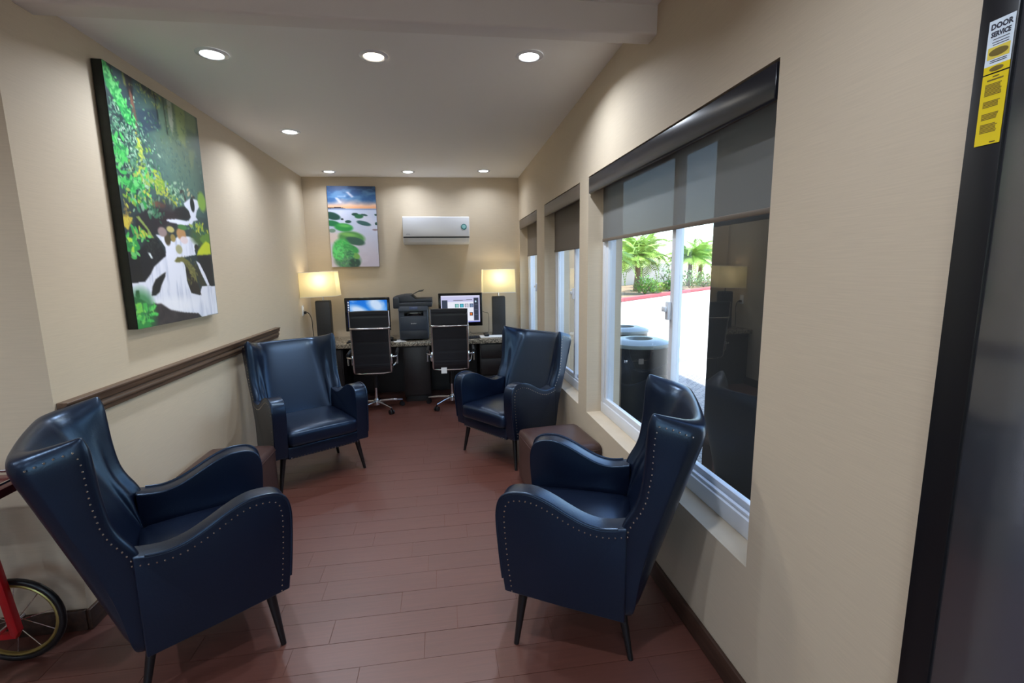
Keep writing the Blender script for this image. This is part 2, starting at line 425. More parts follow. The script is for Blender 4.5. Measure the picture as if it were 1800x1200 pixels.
# ceiling: slightly out of level, lower along the left wall
def ceil_z(x, y):
    if y < 2.24: return 2.665
    t = (x-XL)/(XR-XL); u = (y-2.24)/(YB-2.24)
    return (2.603+(2.690-2.603)*t)*(1-u)+(2.613+(2.636-2.613)*t)*u
ce = MB(); cn = 16
cx_ = [XL-.05+(XR-XL+.1)*i/cn for i in range(cn+1)]; cy_ = [2.24+(YB+.05-2.24)*j/cn for j in range(cn+1)]
ce.add([(x, y, ceil_z(x, y)) for y in cy_ for x in cx_], [(j*(cn+1)+i, (j+1)*(cn+1)+i, (j+1)*(cn+1)+i+1, j*(cn+1)+i+1) for j in range(cn) for i in range(cn)])
ce.box(XL-.05, XR+.05, 2.24, YB+.05, 2.76, 2.96)
ce.box(-6.1, XR+.05, -4.6, 2.24, 2.665, 2.96)
struct(ce.build('ceiling', M['ceil'], smooth=0))
bm_ = MB()
bm_.add([(XL-.02, 2.202, 2.545), (XR+.02, 2.160, 2.545), (XR+.02, 2.262, 2.545), (XL-.02, 2.312, 2.545),
         (XL-.02, 2.202, 2.72), (XR+.02, 2.160, 2.72), (XR+.02, 2.262, 2.72), (XL-.02, 2.312, 2.72)],
        [(0, 3, 2, 1), (4, 5, 6, 7), (0, 1, 5, 4), (1, 2, 6, 5), (2, 3, 7, 6), (3, 0, 4, 7)])
struct(bm_.build('beam', M['beam'], bevel=.012, seg=3))
struct(MB().box(-6.2, 1.30, -4.8, 6.4, 2.96, 3.45).build('roof', pmat('roof_stucco', (196, 182, 160), .9), smooth=0))

# baseboards
def baseboard(name, pts, h=.095, t=.018):
    mb = MB()
    for (x0, x1, y0, y1) in pts: mb.box(x0, x1, y0, y1, 0, h)
    return struct(mb.build(name, M['trim'], bevel=.005))
baseboard('baseboard_right', [(XR-.018, XR, .80, YB)])
baseboard('baseboard_left', [(XL, XL+.018, 2.075, YB)])
baseboard('baseboard_back', [(XL+.018, XR-.018, YB-.018, YB)])
baseboard('baseboard_front', [(-6.0, XL+.0, 2.072, 2.09)])
# chair rail: moulded profile of steps along the left wall
prof = [(0, .905), (.014, .905), (.020, .913), (.020, .928), (.030, .934), (.030, .950), (.022, .955), (.022, .962), (.036, .968), (.036, .990), (.042, .996), (.042, 1.006), (0, 1.006)]
rl = MB(); rl.prism([(XL+a, b) for a, b in prof], 2.10, 4.70, 'y')
struct(rl.build('trim_1', M['rail'], bevel=.002, seg=1, smooth=35))

# ------------------------------------------------------------------ windows and roller shades
def window(n, w, mul):
    a, b = w['a'], w['b']
    root = struct(empty('window_%d' % n, (XG, (a+b)/2, ZS)))
    L = (b-a)/2; H = ZH-ZS
    f = MB(); t = .045; d0, d1 = -.035, .045
    f.box(d0, d1, -L, L, 0, t+.03); f.box(d0, d1, -L, L, H-t, H); f.box(d0, d1, -L, -L+t, t+.03, H-t); f.box(d0, d1, L-t, L, t+.03, H-t)
    f.box(d0+.012, d0+.03, -L+t, L-t, t+.03, t+.045)
    f.build('window_frame', M['vinyl'], root, bevel=.004)
    mc = mul-(a+b)/2
    # far sliding sash and near fixed light, each with its own stiles
    for (y0, y1, dx, nm) in ((mc-.03, L-t, -.012, 'sash'), (-L+t, mc+.03, .018, 'sash')):
        s = MB(); q = .036
        z0, z1 = t+.03, H-t
        s.box(dx-.014, dx+.014, y0, y1, z0, z0+q); s.box(dx-.014, dx+.014, y0, y1, z1-q, z1)
        s.box(dx-.014, dx+.014, y0, y0+q, z0+q, z1-q); s.box(dx-.014, dx+.014, y1-q, y1, z0+q, z1-q)
        so = s.build(nm, M['vinyl'], root, bevel=.003)
        g = MB(); g.add([(dx, y0+q, z0+q), (dx, y1-q, z0+q), (dx, y1-q, z1-q), (dx, y0+q, z1-q)], [(0, 1, 2, 3)])
        g.build('pane', M['glass'], so, smooth=0)
    la = MB(); la.box(-.045, -.026, mc-.014, mc+.016, .76, .85); la.box(-.058, -.045, mc-.006, mc+.03, .80, .825)
    la.build('latch', M['vinyl'], root, bevel=.004)
    return root
w4 = struct(empty('window_4', (-.9, -4.55, .90))); f = MB()  # unseen rear glazing, added to bring daylight onto the beam front
for x in (-1.70, -.02, 1.66): f.box(x, x+.04, -.03, .03, 0, 1.55)
f.box(-1.70, 1.70, -.03, .03, 0, .05); f.box(-1.70, 1.70, -.03, .03, 1.50, 1.55); f.build('window_frame', M['black'], w4, bevel=.003)
for x in (-1.66, .02):
    g = MB(); g.add([(x, 0, .05), (x+1.64, 0, .05), (x+1.64, 0, 1.50), (x, 0, 1.50)], [(0, 1, 2, 3)]); g.build('pane', M['glass'], w4, smooth=0)
window(1, W[0], 2.165); window(2, W[1], 3.86); window(3, W[2], 5.40)

def shade(w, zb, vm, sm, label, vx, ztop=ZH):
    a, b = w['a'], w['b']
    root = empty('roller_shade', (XR+.03, (a+b)/2, zb)); L = (b-a)/2-.012
    v = MB(); ht = ZH-zb
    v.prism([(-.028, ht-.112), (-.032, ht-.105), (-.032, ht-.010), (-.026, ht-.006), (.07, ht-.006), (.07, ht-.02), (-.018, ht-.02), (-.018, ht-.112)], -L, L, 'y')
    v.build('valance', vm, root, bevel=.002, seg=1)
    t = MB(); t.cyl((.045, -L+.01, ht-.06), (.045, L-.01, ht-.06), .022, n=20); t.build('roller_tube', M['valtaupe'], root)
    s = MB(); s.box(.0655, .0665, -L+.015, L-.015, .012, ht-.055); s.build('shade_fabric', sm, root, smooth=0)
    hb = MB(); hb.box(.061, .071, -L+.015, L-.015, 0, .02); hb.build('hem_bar', sm if vm is not M['valdark'] else M['valtaupe'], root, bevel=.003)
    tag(root, label, 'roller shade', 'window roller shades'); return root
shade(W[0], 1.690, M['valdark'], M['sheer'], 'see-through grey roller shade with glossy dark valance on the largest, nearest window', 0)
shade(W[1], 1.670, M['valtaupe'], M['sheer2'], 'taupe roller shade half down over the narrow middle window', 0)
shade(W[2], 1.670, M['valtaupe'], M['sheer2'], 'taupe roller shade on the window next to the back wall', 0)

# ------------------------------------------------------------------ ceiling downlights
def emis(name, col, s):
    m = bpy.data.materials.new(name); m.use_nodes = True; nt = m.node_tree; nt.nodes.clear()
    o = nt.nodes.new('ShaderNodeOutputMaterial'); e = nt.nodes.new('ShaderNodeEmission'); e.inputs['Color'].default_value = col; e.inputs['Strength'].default_value = s
    nt.links.new(e.outputs[0], o.inputs['Surface']); return m
M['led'] = emis('led_lens', (.95, 1.0, 1.06, 1), LED_LENS)
M['ledwarm'] = emis('led_lens_warm', (1.0, .86, .66, 1), LED_LENS*.6)
def downlight(x, y, label, warm=False, watt=None):
    z = ceil_z(x, y)
    root = empty('ceiling_downlight', (x, y, z))
    ring = MB(); n = 32; vs = []
    for (rad, zz) in ((.050, -.002), (.056, -.007), (.072, -.005), (.078, 0.0)):
        for k in range(n): vs.append((rad*math.cos(2*PI*k/n), rad*math.sin(2*PI*k/n), zz))
    ring.add(vs, [(i*n+k, i*n+(k+1) % n, (i+1)*n+(k+1) % n, (i+1)*n+k) for i in range(3) for k in range(n)])
    ring.build('trim_ring', M['white'], root)
    l = MB(); l.add([(.052*math.cos(2*PI*k/n), .052*math.sin(2*PI*k/n), -.003) for k in range(n)], [tuple(range(n-1, -1, -1))])
    l.build('lens', M['ledwarm'] if warm else M['led'], root, smooth=0)
    ld = bpy.data.lights.new('led_light', 'AREA'); ld.shape = 'DISK'; ld.size = .10; ld.energy = (watt or LED_WATT)*(.8 if warm else 1.0); ld.spread = math.radians(150)
    ld.color = (1.0, .93, .82) if warm else (.91, 1.0, 1.15)
    lo = bpy.data.objects.new('led_light', ld); COL.objects.link(lo); lo.parent = root; lo.location = (0, 0, -.010)
    return tag(root, label, 'ceiling light', 'round ceiling downlights')
downlight(-1.106, 2.769, 'round ceiling downlight nearest the forest picture, in the row behind the beam', watt=10.5)
downlight(-.309, 2.763, 'warmer round ceiling downlight in the middle of the row behind the beam', True)
downlight(.522, 2.731, 'round ceiling downlight above the big window, right end of the row behind the beam')
downlight(-1.139, 4.136, 'lone round ceiling downlight midway along the left side of the ceiling', watt=8.5)
downlight(-1.186, 5.677, 'small far ceiling downlight above the seaside picture', watt=3.6)
downlight(-.326, 5.673, 'small far ceiling downlight above the air conditioner, middle of the back row', watt=3.6)
downlight(.53, 5.607, 'small far ceiling downlight at the right end of the back row', watt=3.6)
for (x, y, wt_, where) in ((.15, .75, 13, 'beside the glass door'), (-2.2, .8, 15, 'above the snack cart'), (-4.0, .6, 15, 'by the far left wall'), (.15, -1.6, 16, 'behind the glass door'), (-2.2, -1.6, 16, 'in the middle of the rear row'), (-4.0, -1.6, 16, 'in the rear left corner')):  # lobby lights out of view, added to brighten the foreground
    downlight(x, y, 'added unseen lobby fill light '+where, watt=wt_)

# ------------------------------------------------------------------ wingback armchairs
def interp(t, xs, ys): return float(np.interp(t, xs, ys))
def armchair():
    root = empty('wingback_armchair')
    SY = lambda s: 0.25-s          # s runs from the front legs backwards; local +y is the front
    # --- arms: outer panel and padded top in one rounded piece each
    prof = crv([(-.037, .252), (-.052, .38), (-.064, .53), (-.062, .60), (-.045, .645), (-.008, .667), (.05, .672), (.10, .662), (.155, .638), (.21, .608), (.27, .580), (.33, .566), (.385, .570), (.43, .58)], 4)
    poly = prof+[(.43, .198), (.20, .222)]
    for sd in (-1, 1):
        a = MB(); a.prism([(SY(s), z) for s, z in poly], sd*.243, sd*.335, 'x')
        a.build('arm', M['leather'], root, bevel=.027, seg=4, smooth=60, bangle=50)
        # piping along the outer edge of the arm
        pp = MB(); pp.tube([(sd*.331, SY(s-.001), z+.001) for s, z in prof[2:-3]], .0055, 8); pp.build('arm_piping', M['leather'], root)
    # --- backrest with wings, lofted upwards
    zs = [.20, .30, .42, .52, .57, .61, .65, .70, .76, .82, .88, .93, .965, .985]
    wfx = ([.20, .56, .60, .65, .70, .80, .90, .97, 1.0], [.40, .40, .418, .448, .466, .480, .484, .489, .503])
    def section(zf, shrink):
        # list of (outer, inner) pairs from right wing tip to left wing tip; zf = height fraction
        out = []
        z = .20+zf*(1.0-.20)
        wf = interp(z, *wfx); sr = .470+.293*(z-.2); sb = max(.40, .425+.385*(z-.42)); ow = interp(z, [.2, .5, .7, 1.0], [.318, .326, .332, .338])
        fl_ = interp(z, [.2, .6, 1.0], [.215, .205, .175])
        O = [(ow-.008, wf+.004), (ow+.002, wf+.022), (ow+.002, wf+.06), (ow, (wf+sr)/2+.03), (ow-.002, sr-.05), (ow-.018, sr-.014), (ow-.06, sr), (.20, sr+.003), (.10, sr+.006), (0, sr+.007)]
        I = [(ow-.036, wf+.002), (ow-.052, wf+.016), (ow-.068, wf+.036), (ow-.09, (wf+sb)/2-.002), (ow-.105, (wf+2*sb)/3), (fl_+.02, sb-.012), (fl_-.012, sb), (.125, sb+.006), (.06, sb+.010), (0, sb+.011)]
        right = list(zip(O, I)); left = [((-o[0], o[1]), (-i[0], i[1])) for o, i in reversed(right[:-1])]
        res = []
        for (o, i) in right+left:
            def zt(p):
                e = min(1, max(0, (abs(p[0])-.12)/.2)); f = min(1, max(0, (.70-p[1])/.2)); e = e*e*(3-2*e)
                return .970+.042*e*f
            m = ((o[0]+i[0])/2, (o[1]+i[1])/2)
            o2 = (o[0]+(m[0]-o[0])*shrink, o[1]+(m[1]-o[1])*shrink); i2 = (i[0]+(m[0]-i[0])*shrink, i[1]+(m[1]-i[1])*shrink)
            res.append((o2, i2, zt(o), zt(i)))
        return res
    b = MB(); rows = []
    levels = [((z-.2)/.8, 0.0, 0.0) for z in zs if z < .90]+[(.915, 0, 0), (.955, .06, 0), (.985, .28, .004), (1.0, .62, .008)]
    for (zf, shr, up) in levels:
        row = []
        for (o, i, zo, zi) in section(zf, shr):
            top_o = .20+zf*(zo-.20)+up; top_i = .20+zf*(zi-.20)+up
            row.append(((o[0], SY(o[1]), top_o), (i[0], SY(i[1]), top_i)))
        rows.append(row)
    K = len(rows[0]); n = len(rows)
    vs = []
    for row in rows:
        vs += [p[0] for p in row]+[p[1] for p in row]
    fs = []
    for j in range(n-1):
        A, B = j*2*K, (j+1)*2*K
        for k in range(K-1):
            fs.append((A+k, A+k+1, B+k+1, B+k)); fs.append((A+K+k+1, A+K+k, B+K+k, B+K+k+1))
        fs.append((A+K, A, B, B+K)); fs.append((A+K-1, A+2*K-1, B+2*K-1, B+K-1))
    T = (n-1)*2*K
    for k in range(K-1):
        fs.append((T+k, T+k+1, T+K+k+1, T+K+k)); fs.append((k+1, k, K+k, K+k+1))
    b.add(vs, fs); b.build('backrest', M['leather'], root, smooth=180, sub=2)
    # --- seat cushion, front rail, underframe
    link('seat_cushion', soft_box(-.250, .250, SY(.44), SY(-.080), .322, .438, .038, crown=.022), M['leather'], root)
    f = MB(); f.box(-.252, .252, SY(.05), SY(-.045), .236, .325); f.build('front_rail', M['leather'], root, bevel=.012, seg=3)
    u = MB(); u.box(-.28, .28, SY(.46), SY(.0), .222, .34); u.build('underframe', M['leather'], root, bevel=.02)
    # --- legs
    for sd in (-1, 1):
        l = MB(); l.cyl((sd*.262, SY(.03), .26), (sd*.305, SY(0), 0), .021, .0105, 14); l.build('leg', M['legwood'], root)
        l = MB(); l.cyl((sd*.225, SY(.40), .26), (sd*.275, SY(.455), 0), .021, .0105, 14); l.build('leg', M['legwood'], root)
    # --- nailhead trim
    nb = MB()
    def nail(p, nrm, r=.0038):
        p = Vector(p); nrm = Vector(nrm).normalized(); a = nrm.orthogonal().normalized(); c = nrm.cross(a)
        ring = [p+a*(r*math.cos(t*PI/3))+c*(r*math.sin(t*PI/3)) for t in range(6)]
        r2 = [p+nrm*(r*.6)+a*(r*.6*math.cos(t*PI/3))+c*(r*.6*math.sin(t*PI/3)) for t in range(6)]
        nb.add(ring+r2, [(t, (t+1) % 6, 6+(t+1) % 6, 6+t) for t in range(6)]+[tuple(range(6, 12))])
    def along(path, step, fn):
        P = [np.array(q, float) for q in path]; d = 0.0; nxt = 0.0
        for i in range(len(P)-1):
            L = np.linalg.norm(P[i+1]-P[i])
            while nxt <= d+L:
                t = (nxt-d)/L; fn(P[i]+(P[i+1]-P[i])*t); nxt += step
            d += L
    inset = []
    for i in range(len(prof)):
        p0 = np.array(prof[max(i-1, 0)]); p1 = np.array(prof[min(i+1, len(prof)-1)]); t = (p1-p0)/np.linalg.norm(p1-p0)
        inset.append(tuple(np.array(prof[i])+.030*np.array((t[1], -t[0]))))
    wing = [(.425, .545)]+[(interp(z, *wfx)+.030, z) for z in (.57, .60, .65, .70, .80, .90, .945)]+[(.53, .975), (.575, .967), (.625, .95), (.66, .94)]
    for sd in (-1, 1):
        along(inset, .0225, lambda q: nail((sd*.3345, SY(q[0]), q[1]), (sd, 0, 0)))
        along(wing, .0225, lambda q: nail((sd*interp(q[1], [.2, .5, .7, 1.0], [.320, .3275, .333, .337]), SY(q[0]), q[1]), (sd, 0, 0)))
    along([(-.245, .246), (.245, .246)], .0215, lambda q: nail((q[0], SY(-.0455), q[1]), (0, 1, 0)))
    nt_ = nb.build('nailhead_trim', M['nail'], root, smooth=0); nt_['kind'] = 'stuff'
    return root

arm0 = armchair()
def put_armchair(first, front, deg, label):
    o = arm0 if first else copy_tree(arm0)
    # front = midpoint between the front leg tips; deg = heading of the seat's front
    f = Vector((math.cos(math.radians(deg)), math.sin(math.radians(deg)), 0))
    o.location = Vector((front[0], front[1], 0))-f*.25
    o.rotation_euler = (0, 0, math.radians(deg)-PI/2)
    tag(o, label, 'armchair', 'navy leather wingback armchairs'); return o
put_armchair(True, (-.898, 3.445), -57.1, 'navy leather wingback armchair facing the camera, under the end of the chair rail')
put_armchair(False, (.330, 3.592), 217.1, 'navy leather wingback armchair in front of the right-hand desk lamp, with window-side arm facing us')
put_armchair(False, (.3735, 1.978), 156.5, 'navy leather wingback armchair in the right foreground, backed against the big window')
put_armchair(False, (-.846, 2.121), 29.0, 'navy leather wingback armchair in the left foreground, beside the spoked cart wheel')

# ------------------------------------------------------------------ ottomans
def ottoman(loc, rz, sx, sy, h, label):
    root = empty('ottoman', loc, rz)
    link('body', soft_box(-sx/2, sx/2, -sy/2, sy/2, .02, h, .035, crown=.012), M['brownleather'], root)
    s = MB(); r = .004
    pts = [(-sx/2+.03, -sy/2-.001, h-.035), (sx/2-.03, -sy/2-.001, h-.035), (sx/2+.001, -sy/2+.03, h-.035), (sx/2+.001, sy/2-.03, h-.035), (sx/2-.03, sy/2+.001, h-.035), (-sx/2+.03, sy/2+.001, h-.035), (-sx/2-.001, sy/2-.03, h-.035), (-sx/2-.001, -sy/2+.03, h-.035)]
    s.tube(pts, .003, 6, closed=True); s.build('seam_piping', M['brownleather'], root)
    for (a, b) in ((-1, -1), (1, -1), (1, 1), (-1, 1)):
        f = MB(); f.cyl((a*(sx/2-.05), b*(sy/2-.05), 0), (a*(sx/2-.05), b*(sy/2-.05), .03), .02, n=12); f.build('foot', M['black'], root)
    return tag(root, label, 'ottoman', 'brown leather cube ottomans')
ottoman((.752, 2.985, 0), math.radians(6), .45, .47, .392, 'brown leather cube ottoman by the big window between the two right-hand armchairs')
ottoman((-1.330, 2.965, 0), 0, .41, .46, .392, 'brown leather cube ottoman by the left wall between the two left-hand armchairs')

# ------------------------------------------------------------------ built-in desk
DZ, DY = .72, 5.36
dk = empty('computer_desk', (0, 0, 0))
ct = MB(); ct.box(XL+.005, XR-.005, DY, YB-.002, DZ-.05, DZ); ct.build('granite_countertop', M['granite'], dk, bevel=.004)
for (x0, x1) in ((XL+.02, -1.12), (-.46, -.16), (.42, XR-.02)):
    c = MB(); c.box(x0, x1, DY+.05, YB-.025, .07, DZ-.051); c.box(x0+.01, x1-.01, DY+.09, YB-.03, 0, .07)
    cab = c.build('cabinet', M['desk'], dk, bevel=.003)
    if x0 > 0:
        for (z0, z1) in ((.09, .28), (.29, .48), (.49, .655)):
            d = MB(); d.box(x0+.012, x1-.012, DY+.032, DY+.05, z0, z1); dr = d.build('drawer_front', M['desk'], cab, bevel=.004)
            hd = MB(); cx = (x0+x1)/2; hd.tube([(cx-.05, DY+.032, (z0+z1)/2), (cx-.05, DY+.012, (z0+z1)/2), (cx+.05, DY+.012, (z0+z1)/2), (cx+.05, DY+.032, (z0+z1)/2)], .005, 8)
            hd.build('drawer_pull', M['black'], cab)
    else:
        d = MB(); d.box(x0+.012, x1-.012, DY+.032, DY+.05, .09, .655); d.build('door_panel', M['desk'], cab, bevel=.004)
mp_ = MB(); mp_.box(XL+.02, XR-.02, YB-.05, YB-.03, .0, DZ-.051); mp_.build('modesty_panel', M['desk'], dk)
tag(dk, 'long built-in computer desk with speckled granite top and dark base along the back wall', 'desk')

# ------------------------------------------------------------------ office chairs
def office_chair():
    root = empty('office_chair')
    # local +y towards the desk; side rails run under the seat and up the back
    side = crv([(0, .24, .455), (0, .16, .475), (0, -.02, .455), (0, -.15, .452), (0, -.205, .50), (0, -.222, .60), (0, -.245, .78), (0, -.275, .95), (0, -.292, 1.115)], 14)
    for sd in (-1, 1):
        t = MB(); t.tube([(sd*.188, y, z) for _, y, z in side], .011, 10); t.build('side_rail', M['chrome'], root)
    # padded sling (seat and back) following the rails
    def sling(path, thick, half, bow):
        mb = MB(); n = len(path); m = 9; vs = []
        for i, (y, z) in enumerate(path):
            j0, j1 = max(i-1, 0), min(i+1, n-1); dy, dz = path[j1][0]-path[j0][0], path[j1][1]-path[j0][1]; L = math.hypot(dy, dz); ny, nz = -dz/L, dy/L
            rib = thick*(1 if (i % 10) else .85)
            for side_ in (1, -1):
                for k in range(m):
                    x = -half+2*half*k/(m-1); bb = bow*(1-(x/half)**2); ed = (1-.5*abs(x/half)**6)
                    vs.append((x, y+ny*(side_*rib/2*ed)-ny*bb, z+nz*(side_*rib/2*ed)-nz*bb))
        fs = []
        for i in range(n-1):
            A, B = i*2*m, (i+1)*2*m
            for k in range(m-1):
                fs += [(A+k, A+k+1, B+k+1, B+k), (A+m+k+1, A+m+k, B+m+k, B+m+k+1)]
            fs += [(A, B, B+m, A+m), (A+m-1, A+2*m-1, B+2*m-1, B+m-1)]
        e = (n-1)*2*m
        for k in range(m-1): fs += [(k, m+k, m+k+1, k+1), (e+k+1, e+m+k+1, e+m+k, e+k)]
        return mb.add(vs, fs)
    S = [(y, z) for _, y, z in side]
    sling([p for p in S if p[1] < .53 and p[0] > -.215], .030, .186, .006).build('seat', M['blackleather'], root, smooth=50)
    sling([p for p in S if .49 <= p[1] < .950 and p[0] < -.19], .026, .186, .010).build('backrest', M['blackleather'], root, smooth=50)
    sling([p for p in S if p[1] > .938], .046, .188, .012).build('headrest', M['blackleather'], root, smooth=50)
    c = MB(); c.tube([(-.195, -.268, .935), (-.19, -.292, .938), (-.12, -.306, .938), (.12, -.306, .938), (.19, -.292, .938), (.195, -.268, .935)], .011, 10); c.build('back_bar', M['chrome'], root)
    c = MB(); c.tube([(-.19, -.16, .452), (-.12, -.185, .447), (.12, -.185, .447), (.19, -.16, .452)], .008, 8); c.build('seat_bar', M['chrome'], root)
    for sd in (-1, 1):
        br = MB(); br.box(sd*.185-.009+sd*.012, sd*.185+.009+sd*.012, -.242, -.212, .555, .655); br.build('arm_bracket', M['chrome'], root, bevel=.003)
        a = MB(); a.tube([(sd*.195, -.228, .625), (sd*.235, -.225, .627), (sd*.25, -.205, .63), (sd*.25, -.05, .64), (sd*.25, .09, .64), (sd*.248, .125, .62), (sd*.24, .14, .56), (sd*.225, .12, .49), (sd*.19, .08, .468)], .009, 10)
        ar = a.build('armrest', M['chrome'], root)
        pd = MB(); pd.tube([(sd*.25, -.17, .648), (sd*.25, -.05, .655), (sd*.25, .08, .655)], .017, 10); pd.build('arm_pad', M['black'], root)
        vb = MB(); vb.cyl((sd*.25, -.14, .635), (sd*.25, -.14, .535), .010, n=10); vb.build('arm_post', M['chrome'], root)
    k = MB(); k.box(-.10, .10, -.10, .12, .405, .437); k.build('tilt_mechanism', M['black'], root, bevel=.01)
    k = MB(); k.cyl((0, .0, .25), (0, .0, .41), .026, n=16); k.build('gas_sleeve', M['black'], root)
    k = MB(); k.cyl((0, .0, .07), (0, .0, .26), .017, n=16); k.lathe([(.035, .055), (.035, .10), (.022, .13)], n=16); k.build('column', M['chrome'], root)
    for i in range(5):
        a = math.radians(18+72*i); d = Vector((math.cos(a), math.sin(a), 0))
        s = MB(); s.tube([d*.02+Vector((0, 0, .095)), d*.16+Vector((0, 0, .088)), d*.285+Vector((0, 0, .072))], [.017, .014, .011], 10); s.build('base_spoke', M['chrome'], root)
        cs = MB(); p = d*.283; n_ = Vector((-d.y, d.x, 0))
        for q in (-.016, .016): cs.cyl(p+n_*(q-.007)+Vector((0, 0, .026)), p+n_*(q+.007)+Vector((0, 0, .026)), .026, n=16)
        cs.cyl(p+Vector((0, 0, .04)), p+Vector((0, 0, .07)), .008, n=8); cs.build('caster', M['black'], root)
    return root
oc0 = office_chair(); oc0.location = (-.752, 5.205, 0); oc0.rotation_euler = (0, 0, math.radians(3))
tag(oc0, 'black high-back office chair with chrome frame, in front of the blue-sky screen', 'office chair', 'high-back office chairs')
oc1 = copy_tree(oc0); oc1.location = (.080, 5.235, 0); oc1.rotation_euler = (0, 0, math.radians(-2))
tag(oc1, 'black high-back office chair with a white tag, in front of the right-hand screen', 'office chair', 'high-back office chairs')
tg = MB(); tg.box(-.105, -.045, -.204, -.201, .41, .475); tg.build('care_tag', M['paper'], oc1)

# ------------------------------------------------------------------ computers
def screen_sky(w, h):
    R = Raster(w, h, (22, 110, 214))
    R.mix(np.clip(R.Y*.9, 0, 1)*.6, (90, 178, 240)); n = R.noise(4, 3, 5); n2 = R.noise(9, 6, 8)
    for (cx, cy, rx, ry, a) in ((.72, .18, .22, .14, .6), (.28, .38, .24, .10, .35), (.6, .75, .3, .12, .2)):
        R.blob(cx, cy, rx, ry, (222, 232, 246), a, soft=.9, op=.85)
    R.mix(np.clip((n*.6+n2*.4-.55)*4, 0, 1)*.6, (230, 238, 250))
    R.mix((R.X < .07).astype(float), (14, 30, 70))
    for k in range(6): R.blob(.035, .08+k*.09, .018, .018, (210, 220, 235), soft=.3)
    return R
def screen_app(w, h):
    R = Raster(w, h, (196, 196, 232))
    R.poly([(.0, 0), (1, 0), (1, .05), (0, .05)], (214, 214, 240)); R.poly([(.03, .16), (.17, .16), (.17, .95), (.03, .95)], (58, 66, 84))
    R.poly([(.32, .17), (.80, .155), (.80, .18), (.32, .195)], (110, 106, 120)); R.poly([(.17, .24), (.83, .24), (.83, .93), (.17, .93)], (232, 234, 246))
    for i, c in enumerate(((96, 150, 150), (30, 130, 150), (150, 150, 165), (70, 90, 120))):
        x = .36+i*.125; R.poly([(x, .3), (x+.095, .3), (x+.095, .45), (x, .45)], c); R.blob(x+.05, .38, .03, .04, tuple(min(255, v+50) for v in c))
    R.poly([(.73, .62), (.81, .62), (.81, .75), (.73, .75)], (20, 22, 30)); R.blob(.77, .69, .028, .028, (235, 120, 50), soft=.5)
    R.poly([(.84, .1), (.965, .1), (.965, .93), (.84, .93)], (52, 58, 76)); R.blob(.89, .23, .02, .02, (200, 230, 250)); 
    for k in range(6): R.poly([(.86, .35+k*.09), (.94, .35+k*.09), (.94, .36+k*.09), (.86, .36+k*.09)], (96, 104, 124))
    R.poly([(0, .955), (1, .955), (1, 1), (0, 1)], (110, 120, 200))
    return R
def computer(x0, x1, z0, z1, y, R, label):
    cx = (x0+x1)/2; root = empty('computer_screen', (cx, y, DZ)); w = (x1-x0)/2; a, b = z0-DZ, z1-DZ
    h = MB(); h.box(-w, w, 0, .022, a, b); h.build('housing', M['blackgloss'], root, bevel=.008, seg=3)
    bk = MB(); bk.box(-w*.7, w*.7, .02, .05, a+.06, b-.06); bk.build('back_shell', M['black'], root, bevel=.015)
    m = .030
    color_grid('display', R.linear(), lambda u, v: (-w+m+u*(2*w-2*m), -.0012, b-m-v*(b-a-2*m-.016)), vcol_mat('display_emission', .1, emit=1.0), root)
    s = MB(); s.prism([(.03, a+.12), (.05, a+.12), (.12, .012), (.03, .012)], -.07, .07, 'x'); s.build('stand_neck', M['chrome'], root, bevel=.004)
    f = MB(); f.box(-.10, .10, -.06, .13, 0, .010); f.build('stand_foot', M['chrome'], root, bevel=.004)
    return tag(root, label, 'monitor', 'desktop computer screens')
computer(-1.112, -.603, .825, 1.214, 5.64, screen_sky(104, 66), 'black desktop screen showing a blue sky with clouds, beside the left lamp')
computer(-.040, .480, .846, 1.244, 5.64, screen_app(112, 72), 'black desktop screen showing a pale window with thumbnails, beside the right lamp')

def keyboard(x, y, rz, label):
    root = empty('keyboard', (x, y, DZ), rz)
    b = MB(); b.prism([(-.065, 0), (.065, 0), (.065, .016), (-.065, .009)], -.215, .215, 'x'); b.build('case', M['black'], root, bevel=.002)
    kb = MB()
    for r in range(5):
        for c in range(18):
            X = -.205+c*.0228; Y = -.054+r*.022; z = .0095+(Y+.065)*.054
            kb.box(X, X+.019, Y, Y+.018, z, z+.005)
    k = kb.build('keys', M['printer2'], root, smooth=0); k['kind'] = 'stuff'
    return tag(root, label, 'keyboard', 'keyboards on the desk')
keyboard(-.86, 5.47, 0, 'black keyboard in front of the blue-sky screen')
keyboard(.22, 5.49, 0, 'black keyboard in front of the right-hand screen')
def mouse(x, y, label):
    root = empty('computer_mouse', (x, y, DZ+.003))
    link('shell', soft_box(-.031, .031, -.052, .052, 0, .034, .016, crown=.004, n=5), M['black'], root)
    w = MB(); w.cyl((-.003, .03, .034), (.003, .03, .034), .008, n=12); w.build('scroll_wheel', M['printer'], root)
    c = MB(); c.tube(crv([(0, .05, .012), (.01, .12, .006), (-.03, .16, .006), (-.02, .20, .006)], 5), .0022, 6); c.build('cable', M['cord'], root)
    return tag(root, label, 'mouse', 'computer mice')
mouse(-.600, 5.54, 'small black mouse between the left screen and the printer')
mouse(.520, 5.60, 'small black mouse on a white sheet by the right lamp')
def sheet(name, x, y, rz, sx, sy, z, mat, label, cat):
    b = MB(); b.box(-sx/2, sx/2, -sy/2, sy/2, 0, .0025)
    return tag(b.build(name, mat, None, smooth=0, loc=(x, y, z), rot=(0, 0, rz)), label, cat)
sheet('mouse_pad', -.612, 5.54, .05, .16, .19, DZ+.0003, M['black'], 'black mouse pad between the left screen and printer', 'mouse pad')
sheet('paper_sheet', -.50, 5.46, .3, .13, .17, DZ+.0003, M['paper'], 'white slip of paper lying left of the printer', 'paper')
sheet('paper_sheet', .575, 5.58, -.02, .28, .20, DZ+.0003, M['paper'], 'white sheet of paper under the mouse by the right lamp', 'paper')
